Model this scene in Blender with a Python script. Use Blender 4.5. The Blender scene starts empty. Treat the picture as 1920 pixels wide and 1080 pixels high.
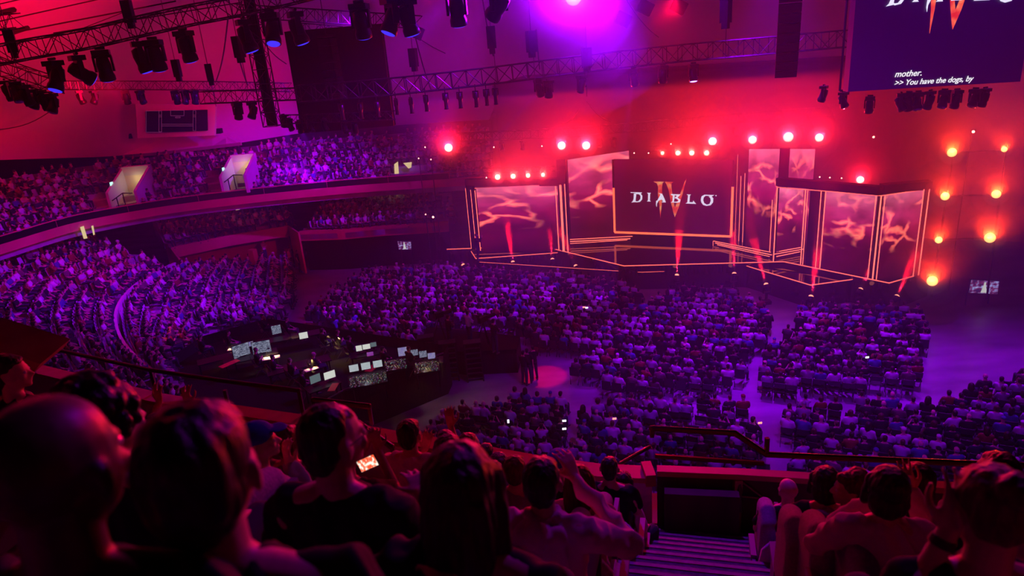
import bpy, bmesh, math, random
import numpy as np
from mathutils import Vector, Matrix, noise
random.seed(7)
SC = bpy.context.scene
COL = SC.collection
PI = math.pi

# ---------------------------------------------------------------- camera
F_PX = 1280.0
_d = np.array([291.0, 3622.0, F_PX]); _d /= np.linalg.norm(_d)      # world "down" seen by the camera (x right, y down, z forward)
_Y = np.array([0, 0, 1.0]) - _d * _d[2]; _Y /= np.linalg.norm(_Y)
_Z = -_d
_X = np.cross(_Y, _Z)
if _X[0] < 0: _X = -_X
CAM = np.array([0.0, 0.0, 15.0])
cam_d = bpy.data.cameras.new('camera'); cam = bpy.data.objects.new('camera', cam_d); COL.objects.link(cam)
cam_d.sensor_width = 36; cam_d.lens = 36 * F_PX / 1920; cam_d.clip_start = 0.05; cam_d.clip_end = 400
def c2w(v): return Vector((float(np.dot(v, _X)), float(np.dot(v, _Y)), float(np.dot(v, _Z))))
_r, _u, _b = c2w(np.array([1., 0, 0])), c2w(np.array([0, -1., 0])), c2w(np.array([0, 0, -1.]))
M3 = Matrix((_r, _u, _b)).transposed()
cam.matrix_world = Matrix.Translation(Vector(CAM)) @ M3.to_4x4()
cam_d.dof.use_dof = True; cam_d.dof.focus_distance = 30.0; cam_d.dof.aperture_fstop = 2.8
SC.camera = cam

# ---------------------------------------------------------------- world, exposure, sampling of light
SC.view_settings.view_transform = 'Standard'; SC.view_settings.look = 'None'
SC.view_settings.gamma = 1.0; SC.view_settings.use_curve_mapping = False
SC.view_settings.exposure = 0.0
SC.cycles.max_bounces = 4; SC.cycles.diffuse_bounces = 2; SC.cycles.glossy_bounces = 3
SC.cycles.transparent_max_bounces = 6; SC.cycles.volume_bounces = 0; SC.cycles.transmission_bounces = 2
SC.cycles.sample_clamp_indirect = 4.0
SC.cycles.caustics_reflective = False; SC.cycles.caustics_refractive = False
W = bpy.data.worlds.new('hall_ambient'); SC.world = W; W.use_nodes = True
W.node_tree.nodes['Background'].inputs[0].default_value = (0.30, 0.0, 0.36, 1)
W.node_tree.nodes['Background'].inputs[1].default_value = 0.004

# ---------------------------------------------------------------- pixel rays into the hall (1920 x 1080 frame)
def ray(px, py):
    return c2w(np.array([px - 960.0, py - 540.0, F_PX]))
CAMV = Vector(CAM)
def G(px, py, z=0.0):            # point of the horizontal plane z
    r = ray(px, py); return CAMV + r * ((z - 15.0) / r.z)
def P(px, py, d):                # point at camera depth d
    return CAMV + ray(px, py) * (d / F_PX)
def AY(px, py, Y):               # point of the vertical plane y = Y
    r = ray(px, py); return CAMV + r * (Y / r.y)
def proj(p):
    q = np.array(p) - CAM
    c = q[0] * _X + q[1] * _Y + q[2] * _Z
    return c[0] / c[2] * F_PX + 960, c[1] / c[2] * F_PX + 540, c[2]
def ZAT(p, py):                  # height over the plan point p that shows at row py
    lo, hi = -5.0, 40.0
    for _ in range(40):
        m = (lo + hi) / 2
        if proj((p[0], p[1], m))[1] > py: lo = m
        else: hi = m
    return (lo + hi) / 2
def up(p, z): return Vector((p[0], p[1], z))

# ---------------------------------------------------------------- lights of the hall
def aim(o, target):
    o.rotation_euler = (Vector(target) - o.location).to_track_quat('-Z', 'Y').to_euler()
def spot(name, loc, target, power, col, size=40, blend=0.6, rad=0.15):
    l = bpy.data.lights.new(name, 'SPOT'); l.energy = power; l.color = col
    l.spot_size = math.radians(size); l.spot_blend = blend; l.shadow_soft_size = rad
    o = bpy.data.objects.new(name, l); COL.objects.link(o); o.location = loc; aim(o, target); return o
def point(name, loc, power, col, rad=0.1):
    l = bpy.data.lights.new(name, 'POINT'); l.energy = power; l.color = col; l.shadow_soft_size = rad
    o = bpy.data.objects.new(name, l); COL.objects.link(o); o.location = loc; return o
def area(name, loc, target, power, col, sx, sy, spread=180):
    l = bpy.data.lights.new(name, 'AREA'); l.energy = power; l.color = col; l.shape = 'RECTANGLE'; l.size = sx; l.size_y = sy
    l.spread = math.radians(spread)
    o = bpy.data.objects.new(name, l); COL.objects.link(o); o.location = loc; aim(o, target); return o
VIO = (0.32, 0.035, 1.0); BLU = (0.16, 0.05, 1.0); RED = (1.0, 0.012, 0.045); MAG = (1.0, 0.01, 0.20)
REDL = (1.0, 0.006, 0.024); ORAL = (1.0, 0.034, 0.004)
CONE = 80; LB, LS, LO, LV, LF, LVB = 9500, 4500, 6000, 50000, 20000, 20000
HAZE, HAZE_S = 0.003, 0.034
VIO = (0.30, 0.0005, 1.0); RED = (1.0, 0.0005, 0.04); MAG = (1.0, 0.0005, 0.10)
# violet wash over the audience
for (x, y, z), t, e, sz in [((-6, 37, 17.5), (-25, 39, 3), 28000, 60), ((-2, 38, 17.5), (-18, 53.5, 6), 26000, 36), ((0, 38, 17.5), (-10, 51, 4), 11000, 30), ((5, 31, 18.5), (-3, 39.5, 0), 24000, 48), ((12, 30, 19), (11, 29, 0), 26000, 60), ((19, 27, 19), (22, 24, 0), 18000, 60), ((4, 27, 19), (3, 23, 0), 30000, 54), ((2, 30, 19), (-14, 31, 2), 12000, 50)]:
    spot('violet_wash', (x, y, z), t, e, VIO, sz, 1.0, .3)
# red wash on the ceiling
for p, t, e, c, sz in [((-19, 37, 14), (-33, 44, 20), 8500, RED, 86), ((-14, 31, 18), (-26, 34, 25), 20000, RED, 110), ((-13, 42, 13), (-22, 56, 14.5), 3200, MAG, 70), ((2, 36, 13), (-2, 52, 19), 3000, (.62, .0005, .8), 90)]:
    spot('ceiling_wash', p, t, e, c, sz, 1.0, .4)
spot('fascia_red', (-8, 22, 11), (-27, 42, 6.3), 6000, RED, 26, 1, .3)
spot('fascia_red', (2, 26, 12), (-18, 51, 5.0), 7000, RED, 30, 1, .3)
# light on the nearest seats
spot('near_red', (6, 24, 16), (1, 7, 10.0), 7500, RED, 46, 1, .25)
spot('near_magenta', (9, 12, 19), (-1, 2, 13.5), 350, (1.0, .0005, .35), 60, 1, .25)
spot('near_violet', (2, 12, 22), (1.6, 5.2, 10.2), 2600, VIO, 24, 1, .3)
spot('head_violet', (5, 10, 20), (-.6, 1.5, 14), 900, (.4, .0005, 1), 30, 1, .3)
spot('violet_back_wash', (9, 11, 21), (9, 26, 0), 14000, VIO, 62, 1, .3)

# ---------------------------------------------------------------- mesh helpers
class MB:
    def __init__(s): s.v = []; s.f = []; s.m = []; s.mi = 0
    def add(s, vs, fs):
        n = len(s.v); s.v += [tuple(p) for p in vs]; s.f += [tuple(i + n for i in f) for f in fs]; s.m += [s.mi] * len(fs)
    def box(s, c, size, R=None):
        hx, hy, hz = size[0] / 2, size[1] / 2, size[2] / 2
        vs = [Vector((x, y, z)) for x in (-hx, hx) for y in (-hy, hy) for z in (-hz, hz)]
        if R is not None: vs = [R @ p for p in vs]
        c = Vector(c); s.add([p + c for p in vs], [(0, 1, 3, 2), (4, 6, 7, 5), (0, 4, 5, 1), (2, 3, 7, 6), (0, 2, 6, 4), (1, 5, 7, 3)])
    def tube(s, a, b, r0, r1=None, n=8, cap=True):
        a, b = Vector(a), Vector(b); r1 = r0 if r1 is None else r1
        d = (b - a)
        if d.length < 1e-6: return
        q = d.to_track_quat('Z', 'Y').to_matrix()
        vs = []
        for c, r in ((a, r0), (b, r1)):
            for i in range(n):
                t = 2 * PI * i / n; vs.append(c + q @ Vector((math.cos(t) * r, math.sin(t) * r, 0)))
        fs = [(i, (i + 1) % n, n + (i + 1) % n, n + i) for i in range(n)]
        if cap: fs += [tuple(range(n - 1, -1, -1)), tuple(range(n, 2 * n))]
        s.add(vs, fs)
    def ball(s, c, r, R=None, n=12, m=8):
        if not hasattr(r, '__len__'): r = (r, r, r)
        c = Vector(c); vs = [Vector((0, 0, r[2]))]
        for j in range(1, m):
            ph = PI * j / m
            for i in range(n):
                t = 2 * PI * i / n; vs.append(Vector((math.cos(t) * math.sin(ph) * r[0], math.sin(t) * math.sin(ph) * r[1], math.cos(ph) * r[2])))
        vs.append(Vector((0, 0, -r[2])))
        fs = [(0, 1 + i, 1 + (i + 1) % n) for i in range(n)]
        for j in range(m - 2):
            for i in range(n):
                a = 1 + j * n + i; b = 1 + j * n + (i + 1) % n; fs.append((a, a + n, b + n, b))
        e = len(vs) - 1; o = 1 + (m - 2) * n
        fs += [(e, o + (i + 1) % n, o + i) for i in range(n)]
        if R is not None: vs = [R @ p for p in vs]
        s.add([p + c for p in vs], fs)
    def cone(s, a, b, r0, r1, n=12, m=5):          # tapered capsule
        s.tube(a, b, r0, r1, n); s.ball(a, r0, n=n, m=6); s.ball(b, r1, n=n, m=6)
    def chain(s, pts, rad, n=12):
        for i in range(len(pts) - 1): s.cone(pts[i], pts[i + 1], rad[i], rad[i + 1], n)
    def prism(s, poly, z0, z1):                    # plan polygon
        n = len(poly); vs = [(p[0], p[1], z0) for p in poly] + [(p[0], p[1], z1) for p in poly]
        s.add(vs, [(i, (i + 1) % n, n + (i + 1) % n, n + i) for i in range(n)] + [tuple(range(n - 1, -1, -1)), tuple(range(n, 2 * n))])
    def wall(s, a, b, z0a, z1a, z0b=None, z1b=None, t=0.1):   # upright slab between plan points a and b
        a, b = Vector((a[0], a[1], 0)), Vector((b[0], b[1], 0)); z0b = z0a if z0b is None else z0b; z1b = z1a if z1b is None else z1b
        n = (b - a).normalized().cross(Vector((0, 0, 1))) * (t / 2)
        vs = []
        for p, z0, z1 in ((a, z0a, z1a), (b, z0b, z1b)):
            for sgn in (1, -1):
                q = p + n * sgn; vs += [(q.x, q.y, z0), (q.x, q.y, z1)]
        s.add(vs, [(0, 1, 5, 4), (2, 6, 7, 3), (0, 2, 3, 1), (4, 5, 7, 6), (1, 3, 7, 5), (0, 4, 6, 2)])
    def loft(s, rows, close=False):
        n = len(rows[0]); vs = [p for r in rows for p in r]; fs = []
        for j in range(len(rows) - 1):
            for i in range(n if close else n - 1):
                k = (i + 1) % n; fs.append((j * n + i, j * n + k, (j + 1) * n + k, (j + 1) * n + i))
        s.add(vs, fs)
    def mesh(s, name, smooth=False):
        me = bpy.data.meshes.new(name); me.from_pydata(s.v, [], s.f)
        if any(s.m): me.polygons.foreach_set('material_index', s.m)
        if smooth: me.polygons.foreach_set('use_smooth', [True] * len(me.polygons))
        me.update(); return me
    def fixn(s, me):
        bm = bmesh.new(); bm.from_mesh(me); bmesh.ops.recalc_face_normals(bm, faces=bm.faces); bm.to_mesh(me); bm.free()
    def obj(s, name, mats, parent=None, smooth=False, fix=False):
        me = s.mesh(name, smooth)
        if fix: s.fixn(me)
        return link(name, me, mats, parent)
def link(name, me, mats=None, parent=None):
    if mats is not None:
        for m in (mats if isinstance(mats, (list, tuple)) else [mats]): me.materials.append(m)
    o = bpy.data.objects.new(name, me); COL.objects.link(o)
    if parent is not None: o.parent = parent
    return o
def tag(o, label=None, cat=None, group=None, kind=None):
    if label: o['label'] = label
    if cat: o['category'] = cat
    if group: o['group'] = group
    if kind: o['kind'] = kind
    return o
def empty(name, loc, rz=0, label=None, cat=None, group=None):
    o = bpy.data.objects.new(name, None); COL.objects.link(o); o.location = loc; o.rotation_euler = (0, 0, rz); o.empty_display_size = 0.2
    return tag(o, label, cat, group)
KIDS = {}
def dup(root, loc=None, rot=None, label=None, group=None, color=None, scale=None):
    r = root.copy(); COL.objects.link(r)
    if loc is not None: r.location = loc
    if rot is not None: r.rotation_euler = rot
    if scale is not None: r.scale = (scale, scale, scale)
    if label: r['label'] = label
    if group: r['group'] = group
    if root.name not in KIDS: KIDS[root.name] = [(c, list(c.children)) for c in root.children]
    for c, gg in KIDS[root.name]:
        d = c.copy(); COL.objects.link(d); d.parent = r
        if color is not None: d.color = color
        for g in gg:
            h = g.copy(); COL.objects.link(h); h.parent = d
    if color is not None: r.color = color
    return r
def struct(name, mb, m, smooth=False, fix=False):
    return tag(mb.obj(name, m, smooth=smooth, fix=fix), kind='structure')

# ---------------------------------------------------------------- materials
def mat(name, col=(0.5, 0.5, 0.5), rough=0.6, metal=0.0, emit=None, es=1.0, spec=0.5):
    m = bpy.data.materials.new(name); m.use_nodes = True
    b = m.node_tree.nodes['Principled BSDF']
    b.inputs['Base Color'].default_value = (*col, 1); b.inputs['Roughness'].default_value = rough; b.inputs['Metallic'].default_value = metal
    b.inputs['Specular IOR Level'].default_value = spec
    if emit: b.inputs['Emission Color'].default_value = (*emit, 1); b.inputs['Emission Strength'].default_value = es
    return m
def N(m, t, **kw):
    n = m.node_tree.nodes.new(t)
    for k, v in kw.items(): setattr(n, k, v)
    return n
def L(m, a, b): m.node_tree.links.new(a, b)
def BS(m): return m.node_tree.nodes['Principled BSDF']
def ramp(m, stops, interp='LINEAR'):
    r = N(m, 'ShaderNodeValToRGB'); cr = r.color_ramp; cr.interpolation = interp
    while len(cr.elements) < len(stops): cr.elements.new(0.5)
    for e, (p, c) in zip(cr.elements, stops): e.position = p; e.color = (*c, 1) if len(c) == 3 else c
    return r
def noisemat(name, c0, c1, scale, rough=0.7, detail=4, bump=0.0, stretch=(1, 1, 1), metal=0.0, lo=0.35, hi=0.65, coord='Object', spec=0.5, emit=0.0):
    m = mat(name, c0, rough, metal, spec=spec); tc = N(m, 'ShaderNodeTexCoord'); mp = N(m, 'ShaderNodeMapping'); mp.inputs['Scale'].default_value = stretch
    nz = N(m, 'ShaderNodeTexNoise'); nz.inputs['Scale'].default_value = scale; nz.inputs['Detail'].default_value = detail
    r = ramp(m, [(lo, c0), (hi, c1)])
    L(m, tc.outputs[coord], mp.inputs['Vector']); L(m, mp.outputs[0], nz.inputs['Vector']); L(m, nz.outputs['Fac'], r.inputs[0]); L(m, r.outputs[0], BS(m).inputs['Base Color'])
    if bump:
        bp = N(m, 'ShaderNodeBump'); bp.inputs['Strength'].default_value = bump; bp.inputs['Distance'].default_value = 0.02
        L(m, nz.outputs['Fac'], bp.inputs['Height']); L(m, bp.outputs[0], BS(m).inputs['Normal'])
    return m
M = {}
M['floor'] = noisemat('polished_concrete', (0.16, 0.15, 0.17), (0.34, 0.32, 0.36), 0.35, rough=0.38, detail=7, bump=0.05, stretch=(1, 2.2, 1), lo=0.3, hi=0.7)
M['concrete'] = noisemat('tier_concrete', (0.30, 0.29, 0.30), (0.42, 0.40, 0.41), 1.5, rough=0.85)
M['fascia'] = noisemat('fascia_paint', (0.50, 0.13, 0.11), (0.60, 0.18, 0.15), 0.5, rough=0.6)
M['plaster'] = noisemat('ceiling_plaster', (0.60, 0.58, 0.58), (0.72, 0.70, 0.70), 0.12, rough=0.9, detail=5, stretch=(1, 0.3, 0.2))
M['carpet'] = noisemat('stair_carpet', (0.10, 0.10, 0.13), (0.17, 0.17, 0.20), 30, rough=0.95, bump=0.3)
M['wood'] = noisemat('ledge_paint', (0.46, 0.13, 0.10), (0.56, 0.19, 0.15), 3, rough=0.45, stretch=(1, 1, 1))
M['black'] = mat('black_drape', (0.009, 0.009, 0.010), 0.9, spec=.1)
M['drape'] = noisemat('folded_black_drape', (0.004, 0.004, 0.005), (0.012, 0.012, 0.014), 9, rough=0.95, stretch=(1, 1, 0.02), bump=0.6)
M['truss'] = mat('truss_black_steel', (0.035, 0.03, 0.032), 0.35, 0.5)
M['fixture'] = mat('fixture_black_plastic', (0.012, 0.012, 0.013), 0.4, 0.0, spec=.35)
M['metal'] = mat('rail_metal', (0.18, 0.17, 0.18), 0.3, 0.8)
M['rail'] = mat('dark_rail', (0.09, 0.06, 0.06), 0.35, 0.4)
M['pale'] = mat('pale_paint', (0.72, 0.70, 0.66), 0.6)
M['deck'] = mat('stage_deck_gloss', (0.012, 0.010, 0.012), 0.06, 0.0, spec=0.8)
M['seat'] = noisemat('seat_fabric', (0.42, 0.40, 0.50), (0.52, 0.50, 0.62), 60, rough=0.9, bump=0.2)
M['plastic'] = mat('seat_end_panel', (0.22, 0.21, 0.27), 0.4)
M['chair'] = mat('folding_chair_dark', (0.03, 0.03, 0.035), 0.45)
def glow(name, col, s):
    m = bpy.data.materials.new(name); m.use_nodes = True; nt = m.node_tree; nt.nodes.clear()
    e = nt.nodes.new('ShaderNodeEmission'); e.inputs[0].default_value = (*col, 1); e.inputs[1].default_value = s
    o = nt.nodes.new('ShaderNodeOutputMaterial'); nt.links.new(e.outputs[0], o.inputs[0]); return m
M['led'] = glow('led_tape_red', (1.0, 0.14, 0.10), 2.3)
M['ledthick'] = glow('led_tape_wide', (1.0, 0.13, 0.05), 2.3)
M['ledthin'] = glow('led_edge', (1.0, 0.12, 0.09), 2.0)
M['lens_hot'] = glow('lens_hot', (1.0, 0.64, 0.38), 5)
M['lens_small'] = glow('lens_small', (1.0, 0.5, 0.25), 5)
M['lens_orange'] = glow('lens_orange', (1.0, 0.45, 0.13), 4.5)
M['lens_violet'] = glow('lens_violet', (0.5, 0.25, 1.0), 7)
M['lens_blue'] = glow('lens_blue', (0.05, 0.03, 1.0), 1.2)
M['exit'] = glow('exit_green', (0.45, 1.0, 0.75), 1.6)
M['warm'] = mat('lit_corridor_wall', (0.85, 0.78, 0.55), 0.8)
M['lens_floor'] = glow('lens_floor', (1.0, .22, .14), 3)
M['lens_spark'] = glow('lens_spark', (1.0, .30, .22), 8)

# ================================================================ SETTING
def resample(pts, step=None, n=None):
    pts = [Vector(p) for p in pts]; d = [0.0]
    for a, b in zip(pts, pts[1:]): d.append(d[-1] + (b - a).length)
    if n is None: n = max(2, int(round(d[-1] / step)) + 1)
    out = []; j = 0
    for i in range(n):
        t = d[-1] * i / (n - 1)
        while j < len(d) - 2 and d[j + 1] < t: j += 1
        k = 0 if d[j + 1] == d[j] else (t - d[j]) / (d[j + 1] - d[j])
        out.append(pts[j].lerp(pts[j + 1], k))
    return out
def smooth_line(pts, it=2):
    pts = [Vector(p) for p in pts]
    for _ in range(it):
        q = [pts[0]]
        for a, b in zip(pts, pts[1:]): q += [a.lerp(b, 0.25), a.lerp(b, 0.75)]
        pts = q + [pts[-1]]
    return pts
def offset_line(pts, d, dz, centre):
    out = []
    for i, p in enumerate(pts):
        a = pts[max(0, i - 1)]; b = pts[min(len(pts) - 1, i + 1)]
        n = Vector((b.y - a.y, a.x - b.x, 0)).normalized()
        if n.dot(Vector(centre) - p) > 0: n = -n
        out.append(p + n * d + Vector((0, 0, dz)))
    return out
ROWS = {}
def tier(name, front, back, n, m='concrete', npt=40, thick=0.4):
    A = resample(front, n=npt); B = resample(back, n=npt)
    rows = [[a.lerp(b, k / n) for a, b in zip(A, B)] for k in range(n + 1)]
    mb = MB(); strips = [[up(p, p.z - thick) for p in rows[0]]]
    for k in range(n):
        strips.append(rows[k]); strips.append([up(p, rows[k][i].z) for i, p in enumerate(rows[k + 1])])
    strips.append(rows[n])
    strips.append([up(p, rows[0][i].z - thick) for i, p in enumerate(rows[n])]); mb.loft(strips)
    ROWS[name] = rows
    return struct(name, mb, M[m])
def band(mb, line, h, t, centre):       # upright band of height h and thickness t standing on a line
    out = offset_line(line, t, 0, centre)
    mb.loft([line, [up(p, p.z + h) for p in line], [up(p, p.z + h) for p in out], out, line])

STG = Vector((11.2, 45.0, 0)); A_ = math.radians(-25.5)
US = Vector((math.cos(A_), math.sin(A_), 0)); VS = Vector((math.sin(A_), -math.cos(A_), 0))   # along the stage, towards the audience
def UVP(u, v, z=0): return STG + US * u + VS * v + Vector((0, 0, z))
CEN = Vector((-3, 30, 0))

# floor of the hall
mb = MB(); mb.box((0, 32, -0.1), (90, 90, 0.2)); struct('floor', mb, M['floor'])

# upper balcony on the far side
fu = smooth_line([G(x, y, 6.6) for x, y in [(-420, 590), (-250, 530), (-100, 487), (0, 459), (80, 434), (150, 414), (307, 386), (450, 368), (640, 349), (800, 338), (900, 332)]])
UB = offset_line(fu, 7.2, 2.6, CEN)
tier('trim_1', offset_line(fu, 0.35, -0.55, CEN), UB, 8, npt=60)
mb = MB(); band(mb, [up(p, 6.05) for p in resample(fu, n=60)], 0.55, 0.3, CEN); struct('trim_2', mb, M['fascia'])
# back curtain of the upper balcony
EX = [-900, -100, 0, 60, 200, 300, 450, 560, 740, 850, 1000]; EYY = [306, 301, 300, 298, 294, 285, 268, 250, 235, 228, 220]
ubl = resample(offset_line(fu, 7.6, 0, CEN), n=40); UBT = []
for p in ubl:
    z = 9.0
    for _ in range(6): z = ZAT(p, float(np.interp(proj((p.x, p.y, z))[0], EX, EYY)))
    UBT.append(up(p, z))
mb = MB(); mb.loft([[up(p, 5.6) for p in ubl], [up(p, p.z) for p in UBT]]); struct('wall_balcony', mb, M['black'])

# guard rail on the balcony edge
r = empty('balcony_guard_rail', (0, 0, 0), label='long dark guard rail along the edge of the far upper balcony', cat='railing')
ln = [up(p, p.z + 0.45) for p in resample(fu, n=60)]; mb = MB()
for a, b in zip(ln, ln[1:]): mb.tube(a, b, 0.035, n=6)
mb.obj('top_rail', M['fascia'], r)
for i in range(2, 60, 6):
    mb = MB(); mb.wall(ln[i], ln[i] + (ln[i] - CEN).normalized() * 0.3, 6.6, 7.08, t=0.05); mb.obj('post', M['fascia'], r)
for i in range(2, 54, 6):
    mb = MB(); seg = [up(p, 6.6) for p in ln[i:i + 7]]; band(mb, seg, 0.4, 0.02, CEN); mb.obj('panel', M['black'], r)

# lower tier under the balcony, left of the stage
fl = [G(x, y, 3.0) for x, y in [(562, 440), (640, 437), (720, 430), (800, 425), (840, 422)]]
tier('trim_3', fl, offset_line(fl, 5.2, 1.75, CEN), 7, npt=20)
mb = MB(); band(mb, [up(p, 2.5) for p in fl], 0.75, 0.3, CEN); struct('trim_4', mb, M['fascia'])
mb = MB(); wl = offset_line(fl, 0.6, 0, CEN); mb.loft([[up(p, 0) for p in wl], [up(p, 2.6) for p in wl]]); struct('wall_under_tier', mb, M['black'])
fv = [G(x, y, 3.2) for x, y in [(322, 468), (430, 445), (542, 427)]]
tier('trim_5', offset_line(fv, .2, 0, CEN), offset_line(fv, 5.4, 1.75, CEN), 7, npt=16)
vm = MB(); vm.loft([[up(p, 2.55) for p in fv], [up(p, 3.35) for p in fv]]); vm.loft([[up(p, 3.35) for p in fv], offset_line([up(p, 3.35) for p in fv], .3, 0, CEN)])
e1, e0 = fv[-1], fv[0]
vm.wall(e1, G(562, 445, 3.0), 0.2, 3.35, t=0.12)                    # splayed cheek on the right
q = G(345, 495, 2.2); vm.wall(e0, (e0.x + 2.2, e0.y - 2.6), 1.6, 3.3, 1.6, 2.0, t=0.12)
pc = G(468, 470, 2.5); vm.wall(pc, pc + US * 0.5, 0, 2.6, t=0.4)
struct('trim_6', vm, M['fascia'])
mb = MB(); wl = offset_line(fv, 2.4, 0, CEN); mb.loft([[up(p, 0) for p in wl], [up(p, 3.2) for p in wl]]); struct('wall_entrance', mb, M['fascia'])

# bowl on the left: rows that follow the curved low wall
railpx = [(330, 492), (295, 507), (255, 531), (227, 560), (216, 592), (225, 627), (250, 662), (300, 703), (360, 745), (450, 800)]
RL = resample(smooth_line([G(x, y, 2.95) for x, y in railpx]), n=50)
NFR = resample(smooth_line([G(x, y, 0.3) for x, y in [(545, 488), (553, 525), (553, 570), (530, 598), (480, 620), (430, 665), (400, 720), (420, 800), (520, 880)]]), n=50)
tier('trim_7', NFR, [up(p, 2.3) for p in offset_line(RL, -0.15, 0, CEN)], 10, npt=50)
mb = MB(); band(mb, [up(p, 1.6) for p in RL], 1.35, 0.14, CEN); struct('trim_9', mb, M['pale'])
tier('trim_8', [up(p, 2.55) for p in offset_line(RL, 0.2, 0, CEN)], [up(p, 6.6) for p in offset_line(RL, 11.8, 0, CEN)], 13, npt=60)

# back wall behind the stage and the far right of the hall
mb = MB(); mb.wall(UVP(-17, -9), UVP(40, -9), 0, 12.7, t=0.3); struct('wall_back', mb, M['drape'])
mb = MB(); mb.wall(UVP(40, -9), UVP(40, 40), 0, 12.7, t=0.3); struct('wall_right', mb, M['drape'])
mb = MB(); mb.wall(UVP(-17, -9), (ubl[-1].x, ubl[-1].y), 0, UBT[-1].z, t=0.3); struct('wall_far_left', mb, M['drape'])

# domed ceiling shell
edge = list(UBT)
for k in range(0, 28):
    edge.append(UVP(-17 + 2.1 * k, -9, edge[-1].z + min(.5, max(0, 12.5 - edge[-1].z))))
apex = Vector((-2, 24, 27)); rows = []
NV = 26
for j in range(NV + 1):
    ph = PI / 2 * j / NV; row = []
    for i, b in enumerate(edge):
        c = max(0, math.cos(ph)) ** 0.85; s_ = math.sin(ph) ** 0.95
        p = Vector((apex.x + (b.x - apex.x) * c, apex.y + (b.y - apex.y) * c, b.z + (apex.z - b.z) * s_))
        rib = 0.12 * math.sin(i * 1.05) * math.sin(ph * 2)
        row.append(p + Vector((0, 0, rib)))
    rows.append(row)
mb = MB(); mb.loft(rows); co = struct('ceiling', mb, M['plaster'], smooth=True)
CEIL = rows

# shallow canopy under the scoreboard
cp = [AY(x, y, 52) for x, y in [(60, 297), (200, 293), (300, 285), (450, 267)]]
cb = [AY(x, y, 53.6) for x, y in [(60, 296.5), (240, 263), (330, 254), (405, 254), (450, 266)]]
mb = MB(); low = resample(cp, n=16); hi = resample(cb, n=16); mb.loft([low, hi, [p + Vector((0, .3, .1)) for p in hi], [p + Vector((0, .3, -.25)) for p in low], low]); struct('trim_10', mb, M['plaster'])

# scoreboard on the ceiling wall: panel, frame and little windows
def quadpt(q, s, t):
    return (q[0].lerp(q[1], s)).lerp(q[3].lerp(q[2], s), t)
def fr(mb, q, w, dep):
    n = (q[1] - q[0]).cross(q[3] - q[0]).normalized() * dep
    for a, b in zip(q, q[1:] + q[:1]): mb.box((a + b) / 2, ((b - a).length + w, w, dep), Matrix(((b - a).normalized(), n.normalized().cross((b - a).normalized()), n.normalized())).transposed())
SB = [AY(x, y, 50.5) for x, y in [(272, 209), (387, 206), (388, 245), (273, 249)]]
sb = empty('scoreboard', SB[3], label='dark rectangular scoreboard in a wide pale frame on the red ceiling', cat='scoreboard')
def local(o, root): o.matrix_parent_inverse = Matrix.Translation(-root.location); return o
def slab(q, dep, off=0):
    n = (q[1] - q[0]).cross(q[3] - q[0]).normalized()
    if n.y > 0: n = -n
    a = [p + n * off for p in q]; b = [p + n * (off - dep) for p in q]; mb = MB()
    mb.add(a + b, [(0, 1, 2, 3), (7, 6, 5, 4), (0, 4, 5, 1), (1, 5, 6, 2), (2, 6, 7, 3), (3, 7, 4, 0)]); return mb
local(slab(SB, 0.3).obj('display_panel', M['black'], sb), sb)
FO = [AY(x, y, 50.7) for x, y in [(254, 195), (404, 197), (402, 254), (258, 259)]]
local(slab(FO, 0.3).obj('surround', M['plaster'], sb), sb)
M['scoreline'] = glow('dim_score_lines', (0.45, 0.05, 0.22), 0.35)
for k, (x0, y0, x1, y1) in enumerate([(274, 208, 303, 248), (298, 208, 303, 247), (320, 207, 345, 217), (362, 207, 367, 245), (303, 233, 362, 236), (329, 219, 338, 221), (298, 216, 303, 219), (362, 216, 367, 219)]):
    q = [AY(x, y, 50.4) for x, y in [(x0, y0), (x1, y0), (x1, y1), (x0, y1)]]
    mb = MB(); w = 0.03
    for a, b in zip(q, q[1:] + q[:1]): mb.tube(a, b, w / 2, n=4)
    local(mb.obj('score_window', M['scoreline'], sb), sb)

# lit entrance tunnels in the far balcony
def tunnel(name, label, quad, Y, lit):
    # quad: pixel outline of the lit back opening; the cheeks run forwards and down from it
    o = empty(name, AY(*quad[3], Y), label=label, cat='entrance')
    q = [AY(x, y, Y + 2.2) for x, y in quad]
    local(slab(q, 0.05).obj('lit_passage', M['warm'], o), o)
    return o
def tun(px, py, w, h, Y, label, lean):
    # local box recess: back wall pale, sloping cheeks
    bl = AY(px, py, Y); o = empty('entrance_tunnel', bl, label=label, cat='entrance')
    s = Vector((1, 0, 0)); bk = 2.6
    W = MB(); W.wall((0, bk), (w, bk), 0, h, t=.1); W.obj('back_wall', M['warm'], o)
    for x, sl in ((0, -1), (w, 1)):
        c = MB(); c.wall((x, 0), (x, bk), -.3, h * .55, -.3, h * 1.15, t=.18); c.obj('side_wall', M['pale'], o)
    c = MB(); c.wall((0, bk + .15), (w, bk + .15), h * .9, h * 1.2, t=.5); c.obj('lintel', M['pale'], o)
    g = MB(); g.tube((w * .12, 0, .55), (w * .55, 0, 1.0), .035, n=5); g.tube((w * .55, 0, 1.0), (w * .9, 0, .95), .035, n=5); g.tube((w * .55, 0, 0), (w * .55, 0, 1.0), .035, n=5); g.tube((w * .3, 0, 0), (w * .3, 0, .75), .035, n=5); g.obj('handrail', M['black'], o)
    e = MB(); e.box((-.02, .9, h * .78), (.06, .3, .22)); e.obj('exit_sign', M['exit'], o)
    point('tunnel_lamp', bl + Vector((w * .55, bk - .6, h * .75)), 9, (1.0, .82, .42), .1)
    return o
tun(208, 392, 1.9, 2.0, 46.0, 'left of two pale entrance tunnels cut into the upper balcony crowd', 1)
tun(418, 357, 1.7, 1.7, 47.5, 'pale entrance tunnel in the upper balcony below the scoreboard\'s right end', 1)
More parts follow.
